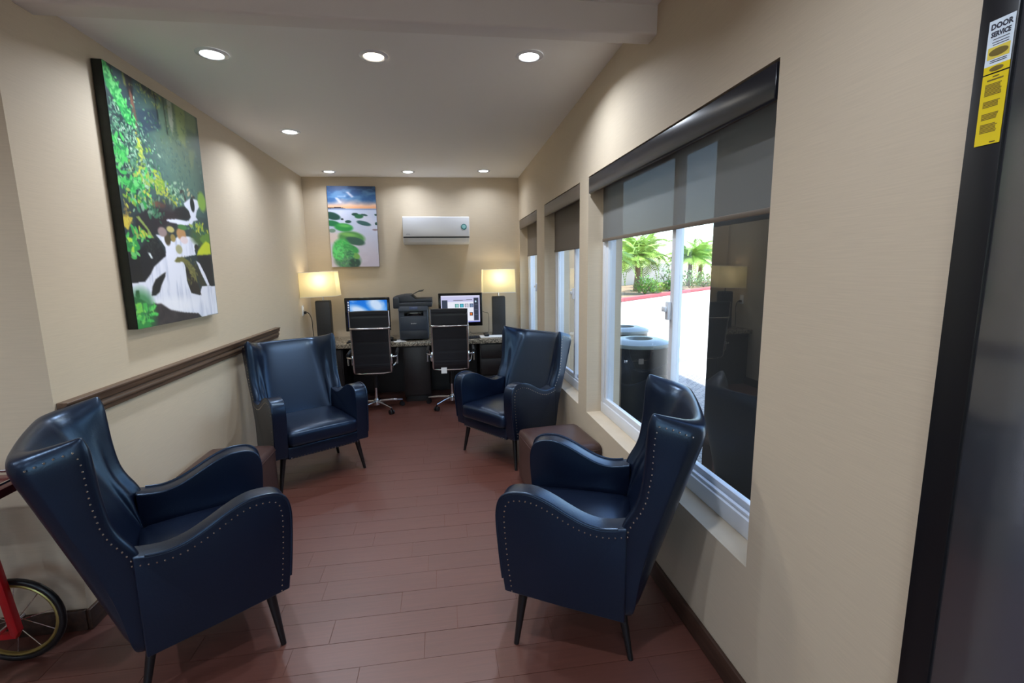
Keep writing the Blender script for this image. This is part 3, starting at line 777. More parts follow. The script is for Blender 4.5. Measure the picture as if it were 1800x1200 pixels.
bx_ = MB(); bx_.box(-.02, .02, -.02, .02, 0, .032); bo = bx_.build('sticky_note_cube', pmat('pale_blue_paper', (196, 220, 226), .8), None, bevel=.002, loc=(-.690, 5.42, DZ)); tag(bo, 'small pale blue note cube on the desk by the left office chair', 'note cube')
cb = MB(); cb.tube(crv([(.50, 5.86, 1.0), (.54, 5.88, .98), (.575, 5.86, .96), (.575, 5.84, .80), (.56, 5.84, .735), (.46, 5.83, .728), (.36, 5.84, .728), (.34, 5.86, .75)], 6), .0028, 6)
tag(cb.build('computer_cable', M['cord']), 'thin dark cable trailing behind the right-hand screen', 'cable')

# ------------------------------------------------------------------ printer
pr = empty('printer', (-.325, 5.44, DZ))
b = MB(); b.box(-.165, .165, .0, .42, .015, .375); b.build('body', M['printer'], pr, bevel=.014, seg=3)
b = MB(); b.box(-.155, .155, -.006, .01, .02, .115); b.build('paper_cassette', M['printer2'], pr, bevel=.006)
b = MB(); b.box(-.145, .145, -.007, .01, .125, .275); b.build('front_flap', M['printer'], pr, bevel=.006)
text_mesh('maker_name', 'brother', .02, M['paper'], pr, (0, -.0085, .20), (PI/2, 0, 0))
b = MB(); b.box(-.105, .115, -.004, .2, .285, .335); b.build('output_slot', M['blackgloss'], pr, bevel=.006)
b = MB(); b.prism([(-.035, .345), (-.02, .400), (.0, .405), (.0, .345)], -.165, .165, 'x'); cp = b.build('control_panel', M['printer'], pr, bevel=.004)
b = MB(); b.box(-.04, .05, -.034, -.02, .362, .392); b.build('panel_display', pmat('lcd', (86, 96, 128), .2), cp, bevel=.002)
b = MB(); b.box(-.215, .215, -.02, .43, .385, .440); b.build('scanner', M['printer2'], pr, bevel=.012, seg=3)
b = MB(); b.box(-.218, -.15, -.03, .40, .375, .50); b.build('scanner_side', M['printer2'], pr, bevel=.012, seg=3)
b = MB(); b.prism([(-.215, .44), (-.215, .505), (-.09, .525), (-.03, .525), (.03, .475), (.215, .475), (.215, .44)], .0, .40, 'y'); b.build('document_feeder', M['printer2'], pr, bevel=.008, seg=2)
b = MB(); b.add([(-.03, .04, .505), (-.03, .33, .505), (.06, .33, .553), (.115, .33, .562), (.115, .04, .562), (.06, .04, .553), (-.03, .04, .513), (-.03, .33, .513), (.06, .33, .561), (.115, .33, .570), (.115, .04, .570), (.06, .04, .561)],
    [(0, 1, 2, 5), (5, 2, 3, 4), (6, 11, 8, 7), (11, 10, 9, 8), (0, 6, 7, 1), (1, 7, 8, 2), (2, 8, 9, 3), (3, 9, 10, 4), (4, 10, 11, 5), (5, 11, 6, 0)]); b.build('document_tray', M['black'], pr)
b = MB(); b.box(.163, .169, .05, .09, .19, .26); b.build('side_grip', M['black'], pr)
tag(pr, 'charcoal multifunction printer with raised document feeder, between the two screens', 'printer')

# ------------------------------------------------------------------ table lamps
def shade_mat():
    m = bpy.data.materials.new('lamp_shade_fabric'); m.use_nodes = True; nt = m.node_tree; nt.nodes.clear()
    o = nt.nodes.new('ShaderNodeOutputMaterial'); mx = nt.nodes.new('ShaderNodeMixShader'); mx.inputs[0].default_value = .62
    d = nt.nodes.new('ShaderNodeBsdfDiffuse'); d.inputs['Color'].default_value = lin((240, 230, 190))
    t = nt.nodes.new('ShaderNodeBsdfTranslucent'); t.inputs['Color'].default_value = lin((250, 242, 208))
    nt.links.new(d.outputs[0], mx.inputs[1]); nt.links.new(t.outputs[0], mx.inputs[2]); nt.links.new(mx.outputs[0], o.inputs['Surface']); return m
M['shade'] = shade_mat()
M['bulb'] = emis('bulb_glass', (1.0, .86, .62, 1), 5.0)
def table_lamp(x, y, rz, tilt, label):
    root = empty('table_lamp', (x, y, DZ), rz)
    b = MB(); b.box(-.078, .078, -.055, .055, .012, .462); b.build('column', M['lampbase'], root, bevel=.004)
    b = MB(); b.box(-.082, .082, -.06, .06, 0, .012); b.build('foot', M['black'], root, bevel=.003)
    b = MB(); b.box(-.074, .074, -.052, .052, .462, .472); b.build('cap', M['lampbase'], root, bevel=.003)
    b = MB(); b.cyl((0, 0, .472), (0, 0, .56), .008, n=12); b.lathe([(.016, .54), (.018, .58), (.014, .60)], n=14); b.build('neck', M['chrome'], root)
    z0, z1 = .520, .795; wx0, wx1, wy0, wy1 = .197, .190, .118, .112
    s = MB(); vs = []
    for (wx, wy, z) in ((wx0, wy0, z0), (wx1, wy1, z1)): vs += [(-wx, -wy, z), (wx, -wy, z), (wx, wy, z), (-wx, wy, z)]
    s.add(vs, [(0, 1, 5, 4), (1, 2, 6, 5), (2, 3, 7, 6), (3, 0, 4, 7)])
    sh = s.build('lamp_shade', M['shade'], root, smooth=0); sh.rotation_euler = (0, tilt, 0)
    for (wx, wy, z) in ((wx0, wy0, z0), (wx1, wy1, z1)):
        t = MB(); t.tube([(-wx, -wy, z), (wx, -wy, z), (wx, wy, z), (-wx, wy, z)], .0028, 6, closed=True); t.build('shade_rim', M['paper'], sh)
    t = MB(); t.tube([(-wx1, 0, z1-.012), (wx1, 0, z1-.012)], .002, 6); t.tube([(0, -wy1, z1-.012), (0, wy1, z1-.012)], .002, 6); t.lathe([(.004, z1-.02), (.009, z1-.01), (.004, z1+.01)], n=10); t.build('spider', M['chrome'], sh)
    t = MB(); t.lathe([(.006, .60), (.014, .612), (.028, .648), (.029, .668), (.020, .69), (.004, .699)], n=16); t.build('bulb', M['bulb'], root)
    ld = bpy.data.lights.new('bulb_light', 'POINT'); ld.energy = 2.9; ld.color = (1.0, .84, .58); ld.shadow_soft_size = .03
    lo = bpy.data.objects.new('bulb_light', ld); COL.objects.link(lo); lo.parent = root; lo.location = (0, 0, .70)
    return tag(root, label, 'table lamp', 'rectangular table lamps')
table_lamp(-1.345, 5.655, 0, math.radians(-2.0), 'lit lamp with dark column and cream rectangular shade, in the left corner of the desk')
table_lamp(.690, 5.745, 0, 0, 'lit lamp with dark column and cream rectangular shade, at the right end of the desk')
ou = empty('power_outlet', (XL, 5.62, 1.085))
b = MB(); b.box(0, .007, -.036, .036, -.058, .058); b.build('cover_plate', M['white'], ou, bevel=.002)
b = MB(); b.box(.006, .010, -.017, .017, .008, .042); b.box(.006, .010, -.017, .017, -.042, -.008); b.build('socket', M['paper'], ou, bevel=.003)
tag(ou, 'white power outlet on the left wall behind the left lamp', 'outlet')
b = MB(); b.box(XL+.0105, XL+.035, 5.605, 5.635, 1.045, 1.075); b.tube(crv([(XL+.035, 5.62, 1.06), (XL+.065, 5.615, 1.05), (XL+.095, 5.60, .98), (XL+.105, 5.575, .86), (XL+.115, 5.56, .76), (XL+.12, 5.555, .7255)], 5), .0045, 8)
tag(b.build('lamp_cord', M['cord']), 'black lamp cord plugged into the outlet on the left wall', 'cord')

# ------------------------------------------------------------------ air conditioner
ac = empty('air_conditioner', (-.030, YB, 1.825))
pf = [(0, .0), (-.09, .0), (-.15, .028), (-.178, .072), (-.185, .085), (-.192, .30), (-.175, .322), (-.02, .322), (0, .315)]
b = MB(); b.prism(pf, -.395, .392, 'x'); b.build('housing', M['white'], ac, bevel=.006, seg=2)
b = MB(); b.box(-.392, .389, -.2, -.19, .088, .315); b.build('front_panel', M['white'], ac, bevel=.006, seg=3)
b = MB(); b.box(-.390, .388, -.197, -.18, .074, .088); b.build('air_gap', M['printer2'], ac)
b = MB(); b.prism([(-.188, .072), (-.183, .076), (-.157, .030), (-.162, .026)], -.34, .34, 'x'); b.build('louver', M['white'], ac)
b = MB(); b.cyl((.325, -.2, .2), (.325, -.2035, .2), .034, n=28); bd = b.build('badge', pmat('teal_badge', (58, 132, 136), .35), ac)
b = MB(); b.cyl((.325, -.2035, .202), (.325, -.2045, .202), .023, n=28); b.build('badge_centre', pmat('pale_teal', (158, 214, 214), .35), bd)
b = MB()
for k in range(5): b.box(-.355+k*.0095, -.349+k*.0095, -.2008, -.1995, .112, .119+.004*(k % 2))
b.build('maker_mark', pmat('grey_print', (150, 156, 166), .5), ac, smooth=0)
tag(ac, 'white wall-mounted air conditioner with round teal badge on the back wall', 'air conditioner')

# ------------------------------------------------------------------ canvas prints
FP = {
    'up': [(0.668, 0.451), (0.776, 0.416), (0.879, 0.42), (0.898, 0.442), (0.844, 0.472), (0.817, 0.504), (0.847, 0.517), (0.775, 0.528), (0.753, 0.545), (0.636, 0.556), (0.489, 0.553), (0.434, 0.549), (0.436, 0.542), (0.552, 0.533), (0.708, 0.531), (0.747, 0.51), (0.731, 0.482), (0.687, 0.466)],
    'main': [(0.292, 0.616), (0.389, 0.613), (0.409, 0.638), (0.48, 0.634), (0.544, 0.612), (0.685, 0.604), (0.782, 0.613), (0.82, 0.629), (0.796, 0.648), (0.748, 0.668), (0.757, 0.691), (0.656, 0.699), (0.576, 0.707), (0.501, 0.709), (0.584, 0.729), (0.597, 0.762), (0.596, 0.818), (0.634, 0.874), (0.745, 0.889), (0.793, 0.846), (0.884, 0.845), (0.997, 0.85), (0.995, 0.997), (0.743, 0.999), (0.699, 0.979), (0.514, 0.963), (0.351, 0.941), (0.279, 0.919), (0.232, 0.907), (0.138, 0.906), (0.066, 0.882), (0.005, 0.87), (-0.018, 0.861), (-0.018, 0.818), (0.128, 0.811), (0.194, 0.78), (0.238, 0.75), (0.265, 0.74), (0.335, 0.716), (0.377, 0.704), (0.382, 0.665), (0.331, 0.634)],
    'slit': [(0.169, 0.873), (0.192, 0.833), (0.235, 0.804), (0.303, 0.785), (0.351, 0.774), (0.339, 0.795), (0.292, 0.825), (0.258, 0.859), (0.218, 0.87)],
    'col': [(0.604, 0.74), (0.669, 0.762), (0.703, 0.807), (0.744, 0.837), (0.77, 0.89), (0.634, 0.874), (0.608, 0.829), (0.598, 0.784)],
    'moss': [(0.467, 0.726), (0.501, 0.709), (0.576, 0.704), (0.649, 0.722), (0.718, 0.761), (0.738, 0.831), (0.674, 0.796), (0.61, 0.745), (0.57, 0.727), (0.495, 0.731)],
    'rdark': [(0.772, 0.696), (0.976, 0.685), (0.981, 0.85), (0.902, 0.845), (0.845, 0.796), (0.778, 0.731)],
    'streak': [(0.748, 0.72), (0.796, 0.731), (0.865, 0.79), (0.912, 0.845), (0.875, 0.845), (0.812, 0.79)],
    'betw': [(0.692, 0.739), (0.742, 0.738), (0.812, 0.79), (0.866, 0.845), (0.776, 0.846)],
    'ymoss': [(0.789, 0.672), (0.861, 0.64), (0.923, 0.618), (0.986, 0.628), (0.986, 0.684), (0.773, 0.693)],
    'gmoss': [(0.835, 0.611), (0.898, 0.583), (0.984, 0.575), (0.988, 0.622), (0.881, 0.633)],
    'lrock': [(-0.034, 0.7), (0.115, 0.685), (0.207, 0.638), (0.295, 0.628), (0.385, 0.701), (0.303, 0.739), (0.238, 0.75), (0.14, 0.811), (-0.02, 0.816)],
    'udark': [(0.117, 0.548), (0.304, 0.501), (0.446, 0.508), (0.715, 0.507), (0.435, 0.546), (0.43, 0.563), (0.312, 0.612), (0.184, 0.639), (0.102, 0.606)],
    'udark2': [(0.664, 0.465), (0.731, 0.482), (0.747, 0.51), (0.709, 0.528), (0.554, 0.529), (0.498, 0.52), (0.568, 0.48)],
    'wleaf': [(0.187, 0.692), (0.216, 0.696), (0.234, 0.718), (0.211, 0.716)],
    'brock': [(0.173, 0.905), (0.257, 0.908), (0.351, 0.941), (0.514, 0.963), (0.699, 0.979), (0.726, 0.998), (0.361, 1.0), (0.113, 1.001), (0.108, 0.935)],
    'f1': [(0.004, 0.897), (0.063, 0.895), (0.07, 0.933), (0.02, 0.939)],
    'f2': [(0.122, 0.921), (0.184, 0.908), (0.212, 0.914), (0.178, 0.932), (0.13, 0.936)],
    'f3': [(0.116, 0.945), (0.176, 0.939), (0.221, 0.948), (0.207, 0.957), (0.126, 0.952)],
    'f4': [(0.101, 0.962), (0.155, 0.971), (0.165, 0.979), (0.118, 0.982), (0.086, 0.975)],
    'f5': [(-0.009, 0.937), (0.071, 0.947), (0.086, 0.975), (0.044, 0.968), (-0.01, 0.955)],
    'f6': [(-0.009, 0.971), (0.119, 0.978), (0.137, 0.998), (0.058, 1.001), (-0.011, 1.0)],
    'f7': [(0.078, 0.898), (0.112, 0.897), (0.113, 0.935), (0.074, 0.938)],
    'bplant': [(0.028, 0.844), (0.059, 0.847), (0.058, 0.872), (0.039, 0.883), (0.017, 0.866)],
    'yleaf': [(-0.028, 0.57), (0.03, 0.556), (0.092, 0.56), (0.032, 0.611), (-0.028, 0.588)],
    'stalk': [(0.116, 0.553), (0.149, 0.55), (0.23, 0.597), (0.27, 0.63), (0.209, 0.633), (0.216, 0.603)],
    'dirt': [(0.295, 0.487), (0.35, 0.471), (0.453, 0.481), (0.422, 0.495), (0.33, 0.498)],
    'band': [(-0.008, 0.012), (0.011, 0.033), (0.052, 0.062), (0.123, 0.098), (0.153, 0.141), (0.175, 0.183), (0.123, 0.181), (0.084, 0.135), (0.016, 0.094), (-0.008, 0.057)],
    'trunk': [(0.214, 0.046), (0.239, 0.078), (0.251, 0.162), (0.247, 0.225), (0.223, 0.23), (0.219, 0.159), (0.207, 0.095)],
    'lt': [(0.603, -0.003), (0.661, -0.006), (0.661, 0.093), (0.63, 0.149), (0.607, 0.105)],
    'yg': [(0.687, 0.004), (0.834, -0.026), (0.821, 0.07), (0.788, 0.181), (0.7, 0.163), (0.693, 0.086)],
    'yg2': [(0.848, -0.017), (0.946, -0.01), (0.98, 0.019), (0.958, 0.09), (0.818, 0.083)],
    'ys': [(0.818, 0.187), (0.924, 0.168), (0.861, 0.261), (0.822, 0.279)],
    'dk': [(0.158, -0.01), (0.257, -0.019), (0.251, 0.05), (0.207, 0.095), (0.179, 0.036)],
    'dk2': [(0.313, -0.015), (0.499, -0.019), (0.484, 0.037), (0.337, 0.028)],
    'navy': [(0.268, 0.119), (0.475, 0.071), (0.506, 0.147), (0.266, 0.217)],
}
def forest(w, h):
    R = Raster(w, h, (38, 54, 58)); F = lambda k, c, op=1.0, soft=1: R.poly(FP[k], c, op, soft)
    n = R.noise(5, 8, 1); n2 = R.noise(16, 24, 2)
    R.mix(np.clip(n*1.6-.5, 0, 1)*(R.Y < .5), (64, 92, 92)); R.blob(.66, .28, .34, .36, (98, 136, 122), soft=1.2, op=.8); R.blob(.75, .10, .3, .3, (112, 128, 90), soft=1.2, op=.6)
    F('navy', (44, 58, 76), .7, 6); F('dk', (38, 36, 38), .9, 4); F('dk2', (42, 50, 50), .8, 5)
    for (x, wd, c, b) in ((.06, .03, (26, 26, 24), .06), (.17, .02, (120, 126, 66), .05), (.22, .03, (34, 30, 32), .1), (.47, .014, (30, 36, 36), .12), (.56, .012, (40, 46, 40), .16)):
        R.poly([(x-wd/2, 0), (x+wd/2, 0), (x+wd/2+.01, b), (x-wd/2+.01, b)], c, op=.85, soft=2)
    F('trunk', (124, 84, 66), .9, 2); F('lt', (164, 170, 148), .9, 3); F('yg', (148, 164, 96), .7, 12); F('yg2', (132, 152, 104), .7, 12); F('ys', (148, 160, 98), .4, 10)
    mid = [(48, 92, 70), (62, 118, 86), (38, 74, 62), (84, 138, 100), (126, 166, 136)]; brt = [(44, 148, 70), (66, 178, 82), (32, 122, 62), (104, 196, 108)]
    yel = [(160, 176, 60), (188, 190, 72), (120, 160, 56), (150, 170, 80)]; pale = [(130, 170, 140), (160, 190, 160), (90, 140, 110), (70, 118, 92)]
    R.leaves(60, .38, .03, .12, .02, [(132, 138, 66), (80, 92, 62), (150, 150, 70)], .012, op=.6); R.leaves(90, .62, .12, .12, .06, [(96, 122, 84), (70, 94, 76), (140, 156, 104)], .012, op=.5)
    R.leaves(260, .62, .30, .18, .08, [(84, 118, 108), (104, 138, 120), (64, 94, 90)], .013, op=.5)
    R.mix(np.clip(1-np.abs(R.X-.09)/.22, 0, 1)*((R.Y > .12) & (R.Y < .5))*.8, (30, 52, 50))
    R.leaves(520, .13, .25, .12, .07, pale+mid, .010); R.leaves(260, .24, .36, .10, .05, mid+pale+yel[2:], .013)
    F('band', (36, 150, 70), .9, 2)
    for q in np.linspace(0, 1, 30):
        a = np.array(FP['band'][0])*(1-q)+np.array(FP['band'][5])*q; R.leaves(9, a[0]+.01, a[1], .022, .008, brt, .015)
    R.leaves(60, .05, .32, .035, .03, brt, .020); R.leaves(90, .26, .39, .05, .022, yel+brt+pale, .017); R.leaves(60, .11, .435, .05, .015, brt, .02); R.leaves(60, .41, .40, .05, .022, yel, .018); R.leaves(50, .59, .40, .05, .018, pale, .015)
    R.leaves(40, .235, .27, .015, .03, yel, .014, op=.7); R.leaves(90, .18, .485, .08, .018, brt+yel+mid, .02); R.leaves(70, .55, .45, .06, .02, mid+pale+yel, .015); R.leaves(14, .78, .41, .07, .02, [(190, 180, 140), (60, 60, 56)], .02)
    F('udark', (32, 30, 36), .95, 4); F('udark2', (28, 30, 34), .95, 3); F('dirt', (138, 92, 66), .9, 2); R.blob(.45, .53, .14, .10, (46, 34, 40), soft=.8, op=.7)
    R.leaves(40, .32, .52, .05, .02, mid, .016, op=.8)
    F('lrock', (20, 22, 30), 1, 2); R.poly([(0, .70), (.10, .71), (.12, .86), (0, .86)], (12, 14, 20), soft=3); R.leaves(70, .26, .66, .05, .025, [(36, 44, 42), (50, 60, 54)], .012, op=.5)
    wh = (226, 230, 244); gr = (184, 192, 214)
    F('up', wh, 1, 1); R.blob(FP['up'][0][0]+.12, .448, .03, .05, (30, 38, 36), soft=.3)
    F('main', wh, 1, 1); R.mix(np.clip((R.noise(34, 7, 9)-.5)*3, 0, 1)*((R.Y > .62) & (R.a.mean(2) > .8)), gr); R.blob(.36, .93, .3, .06, (240, 242, 250), soft=.8, op=.8)
    F('slit', (26, 28, 30), 1, 1); F('betw', (54, 56, 44), 1, 1); F('col', (40, 36, 34), 1, 1); F('moss', (112, 110, 62), 1, 1); F('rdark', (30, 32, 36), 1, 1); F('streak', wh, 1, 1); R.leaves(40, .66, .77, .04, .03, [(130, 128, 76), (86, 88, 52)], .012, op=.7)
    R.blob(.88, .60, .16, .07, (70, 96, 54), soft=.5); F('gmoss', (98, 136, 56), 1, 2); F('ymoss', (192, 206, 48), 1, 2); R.blob(.933, .42, .06, .07, (130, 170, 70), soft=.4); R.leaves(50, .86, .56, .06, .012, mid+yel, .018)
    for (x, y, a, b, c) in ((.593, .598, .06, .04, (182, 138, 92)), (.62, .625, .05, .025, (226, 208, 210)), (.466, .584, .045, .02, (190, 180, 112)), (.418, .629, .035, .04, (72, 64, 44)), (.484, .621, .03, .025, (150, 132, 76)), (.618, .566, .06, .018, (76, 128, 66)), (.542, .67, .04, .03, (164, 164, 128)), (.777, .654, .028, .022, (40, 42, 36)), (.37, .60, .05, .03, (150, 130, 128))):
        R.blob(x, y, a, b, c, soft=.35)
    F('stalk', (140, 164, 80), .9, 1); F('yleaf', (196, 176, 66), 1, 1); R.leaves(26, .05, .545, .02, .02, [(160, 130, 60), (206, 190, 80)], .012, op=.5); R.leaves(34, .15, .62, .05, .012, brt+yel, .018); R.leaves(46, .045, .67, .04, .02, brt+[(170, 220, 70)], .022); F('wleaf', (214, 226, 226), 1, 1)
    F('brock', (52, 46, 48), 1, 2); R.mix(np.clip((n2-.5)*3, 0, 1)*((R.Y > .9) & (R.a.mean(2) < .3))*.5, (86, 78, 76)); F('bplant', (22, 44, 30), 1, 1)
    R.blob(.06, .94, .13, .14, (40, 120, 56), soft=.5, op=.8)
    for k, c in zip(('f1', 'f7', 'f2', 'f3', 'f4', 'f5', 'f6'), ((120, 204, 76), (74, 180, 80), (96, 206, 96), (86, 206, 92), (70, 180, 80), (60, 168, 76), (50, 140, 66))): F(k, c, 1, 1)
    R.leaves(34, .07, .95, .05, .02, [(90, 200, 90), (50, 150, 70), (140, 220, 100)], .016, op=.6)
    return R
def seaside(w, h):
    R = Raster(w, h, (196, 204, 226)); n = R.noise(3, 6, 4); n2 = R.noise(8, 10, 6)
    Y = R.Y
    R.mix((Y < .275).astype(float), (48, 92, 142)); R.mix(np.clip(1-Y/.12, 0, 1)*(Y < .275), (40, 64, 104))
    R.mix(np.clip((R.noise(4, 22, 6)-.5)*5, 0, 1)*(Y < .22)*.5, (110, 156, 192)); R.mix(np.clip((Y-.13-.08*n)/.07, 0, 1)*(Y < .275), (242, 200, 180)); R.mix(np.clip((Y-.215)/.05, 0, 1)*(Y < .275), (244, 178, 130))
    for (a, b) in (((.38, .07), (.55, .13)), ((.1, .13), (.4, .12)), ((.15, .14), (.3, .2))):
        R.poly([a, (a[0]+.06, a[1]), b, (b[0]-.05, b[1]+.012)], (214, 206, 216), op=.8, soft=2)
    R.poly([(0, .262), (.25, .256), (.37, .272), (0, .278)], (70, 58, 60)); R.mix(((Y > .275) & (Y < .29)).astype(float)*.6, (110, 130, 170))
    R.mix(np.clip((Y-.5)/.4, 0, 1)*.8, (206, 194, 208)); R.mix(np.clip((n-.5)*3, 0, 1)*(Y > .3)*.5, (228, 222, 236)); R.blob(.05, .63, .2, .12, (226, 206, 196), soft=.8, op=.8)
    dk = (30, 74, 62)
    for (cx, cy, rx, ry, c, a) in ((.08, .365, .17, .075, dk, .25), (.55, .345, .07, .03, dk, 0), (.63, .37, .09, .045, (40, 104, 66), 0), (.74, .352, .07, .02, (46, 84, 80), .2), (.28, .405, .03, .02, (40, 60, 60), 0), (.40, .435, .065, .03, (38, 82, 70), 0), (.72, .455, .15, .045, (56, 98, 96), .25), (.06, .455, .16, .06, (34, 120, 70), .1), (.98, .35, .03, .02, dk, 0), (.98, .46, .03, .03, dk, 0), (.95, .535, .06, .02, (150, 130, 140), 0),
                                  (.30, .505, .19, .085, (46, 150, 70), .1), (.06, .545, .07, .04, (120, 150, 130), 0), (.45, .635, .27, .135, (88, 150, 80), .12), (.52, .675, .2, .08, (58, 96, 82), .25), (.24, .80, .20, .26, (70, 190, 92), 0), (.42, .775, .17, .09, (64, 160, 84), .35), (.34, .92, .27, .16, (92, 140, 112), 0), (.48, .95, .12, .10, (50, 82, 70), 0), (.52, .86, .08, .06, (120, 176, 90), .5), (.17, .82, .12, .16, (96, 214, 120), 0), (.38, .83, .10, .07, (60, 130, 90), .2)):
        R.blob(cx, cy, rx, ry, c, a, soft=.3)
    R.blob(.32, .485, .12, .03, (110, 196, 96), .1, soft=.9, op=.8); R.blob(.38, .595, .16, .035, (134, 196, 100), .15, soft=.9, op=.8)
    R.leaves(160, .28, .84, .1, .08, [(60, 150, 80), (110, 210, 120), (50, 110, 80), (130, 200, 120)], .03, op=.35)
    return R
vm_print = vcol_mat('canvas_print', .5)
def dark_edge(n, c): return pmat(n, c, .6, noise=.6, nscale=(14, 14, 14))
cp = empty('forest_canvas', (XL, 3.03, 1.245))
ya, yb, hh = 2.597-3.03, 3.466-3.03, 1.262
b = MB(); b.box(.004, .0495, ya, yb, 0, hh); b.build('canvas_body', dark_edge('forest_canvas_edge', (20, 28, 22)), cp, bevel=.003)
color_grid('canvas_print', forest(210, 304).linear(), lambda u, v: (.0502, ya+.001+u*(yb-ya-.002), hh-.001-v*(hh-.002)), vm_print, cp)
tag(cp, 'large canvas print of a forest waterfall with ferns on the left wall', 'wall art')
cs = empty('seaside_canvas', (-1.008, YB, 1.570)); b = MB(); b.box(-.276, .276, -.042, -.003, 0, .938); b.build('canvas_body', dark_edge('seaside_canvas_edge', (120, 110, 116)), cs, bevel=.003)
color_grid('canvas_print', seaside(100, 168).linear(), lambda u, v: (-.275+u*.55, -.0426, .937-v*.936), vm_print, cs)
tag(cs, 'tall canvas print of mossy green boulders by a misty sea on the back wall', 'wall art')

# ------------------------------------------------------------------ glass door in the right wall with its stickers
dr = struct(empty('door_1', (XR, 0, 0)))
M['doorframe'] = pmat('black_aluminium', (14, 15, 20), .42, spec=.4)
f = MB(); f.box(-.012, .09, .731, .792, 0, 2.34); f.box(-.012, .09, -1.2, -1.14, 0, 2.34); f.box(-.012, .09, -1.14, .731, 2.27, 2.34); f.box(-.012, .09, -1.14, .731, 0, .10)
f.build('door_frame', M['doorframe'], dr, bevel=.003)
f = MB(); f.box(-.010, .06, -.24, -.18, .10, 2.27); f.build('door_stile', M['doorframe'], dr, bevel=.003)
def door_glass():
    m, nt, b = newmat('tinted_door_glass'); b.inputs['Base Color'].default_value = lin((84, 86, 92)); b.inputs['Roughness'].default_value = .22; b.inputs['Transmission Weight'].default_value = .7; b.inputs['Coat Weight'].default_value = 1.0; b.inputs['Coat IOR'].default_value = 1.8
    b.inputs['Coat Roughness'].default_value = .08
    return m
M['doorglass'] = door_glass()
for (y0, y1) in ((-1.14, -.24), (-.18, .731)):
    g = MB(); g.box(-.006, 0, y0, y1, .10, 2.27); g.build('pane', M['doorglass'], dr, smooth=0)
st = empty('door_sticker', (XR-.0125, .7535, 1.725))
yw = pmat('yellow_sticker', (226, 200, 20), .4); ww = pmat('white_sticker', (214, 226, 236), .4); ink = pmat('sticker_ink', (40, 44, 60), .6); brn = pmat('sticker_brown_ink', (110, 92, 24), .6)
b = MB(); b.box(-.0008, 0, -.020, .020, .004, .124); b.build('yellow_label', yw, st, smooth=0)
b = MB(); b.box(-.0008, 0, -.020, .020, .1265, .139); b.build('yellow_strip', yw, st, smooth=0)
b = MB(); b.box(-.0008, 0, -.020, .020, .139, .215); b.build('white_label', ww, st, smooth=0)
b = MB(); b.box(-.0010, -.0008, -.017, .017, .150, .170); b.build('yellow_band', pmat('pale_yellow_sticker', (222, 200, 80), .4), st, smooth=0)
RT = (PI/2, 0, -PI/2)
text_mesh('door_wording', 'DOOR', .013, ink, st, (-.0011, 0, .2035), RT, sx=.85, bold=.0006); text_mesh('service_wording', 'SERVICE', .0115, ink, st, (-.0011, 0, .1905), RT, sx=.72, bold=.0006)
b = MB()
def oval(mb, z, hy, hz, x=-.0012): mb.add([(x, hy*math.cos(2*PI*k/20)*(1 if abs(math.cos(2*PI*k/20)) < .9 else 1), z+hz*math.sin(2*PI*k/20)) for k in range(20)], [tuple(range(20))])
oval(b, .160, .015, .0065); oval(b, .1325, .011, .0042); b.build('dark_ovals', brn, st, smooth=0)
b = MB(); rs = random.Random(4)
for z in (.1815, .1765, .1725, .1465, .1435): b.box(-.0011, -.0009, -.014, .012-rs.random()*.004, z, z+.0012)
b.build('small_print', ink, st, smooth=0)
b = MB()
b.box(-.0011, -.0009, -.006, .004, .1185, .1205); b.box(-.0011, -.0009, -.013, .012, .1130, .1155)
for (z1, n_) in ((.108, 9), (.079, 5), (.058, 5), (.040, 7)):
    for k in range(n_): b.box(-.0011, -.0009, -.013+rs.random()*.004, .014, z1-.0023*k-.0013, z1-.0023*k)
b.box(-.0011, -.0009, -.013, -.004, .0065, .0085); b.build('yellow_small_print', brn, st, smooth=0)
tag(st, 'yellow and white door service sticker on the black door frame', 'sticker')

# ------------------------------------------------------------------ red cart at the left edge
red = pmat('red_enamel', (190, 20, 28), .35); maroon = pmat('maroon_tray', (92, 34, 38), .2)
ct_ = empty('snack_cart', (-2.02, 1.90, 0))
def wheel(cx, cy, par):
    R = .178; c = (cx, cy, R)
    t = MB(); t.tube([(c[0]+(R-.013)*math.cos(2*PI*k/40), c[1], c[2]+(R-.013)*math.sin(2*PI*k/40)) for k in range(40)], .0125, 10, closed=True); wt = t.build('wheel', M['black'], par)
    m = MB(); m.tube([(c[0]+(R-.030)*math.cos(2*PI*k/40), c[1], c[2]+(R-.030)*math.sin(2*PI*k/40)) for k in range(40)], .0075, 8, closed=True); m.build('rim', pmat('brass_rim', (176, 160, 96), .3, metal=.8), wt)
    h = MB(); h.cyl((c[0], c[1]-.028, c[2]), (c[0], c[1]+.028, c[2]), .014, n=14); h.cyl((c[0], c[1]-.034, c[2]), (c[0], c[1]-.028, c[2]), .009, n=12); h.build('hub', M['chrome'], wt)
    for k in range(10):
        a = 2*PI*(k+.35)/10; s = MB(); s.cyl((c[0]+.012*math.cos(a), c[1]+(.012 if k % 2 else -.012), c[2]+.012*math.sin(a)), (c[0]+(R-.032)*math.cos(a), c[1], c[2]+(R-.032)*math.sin(a)), .0016, n=6); s.build('spoke', M['chrome'], wt)
wheel(.31, .04, ct_); wheel(.31, -.34, ct_)
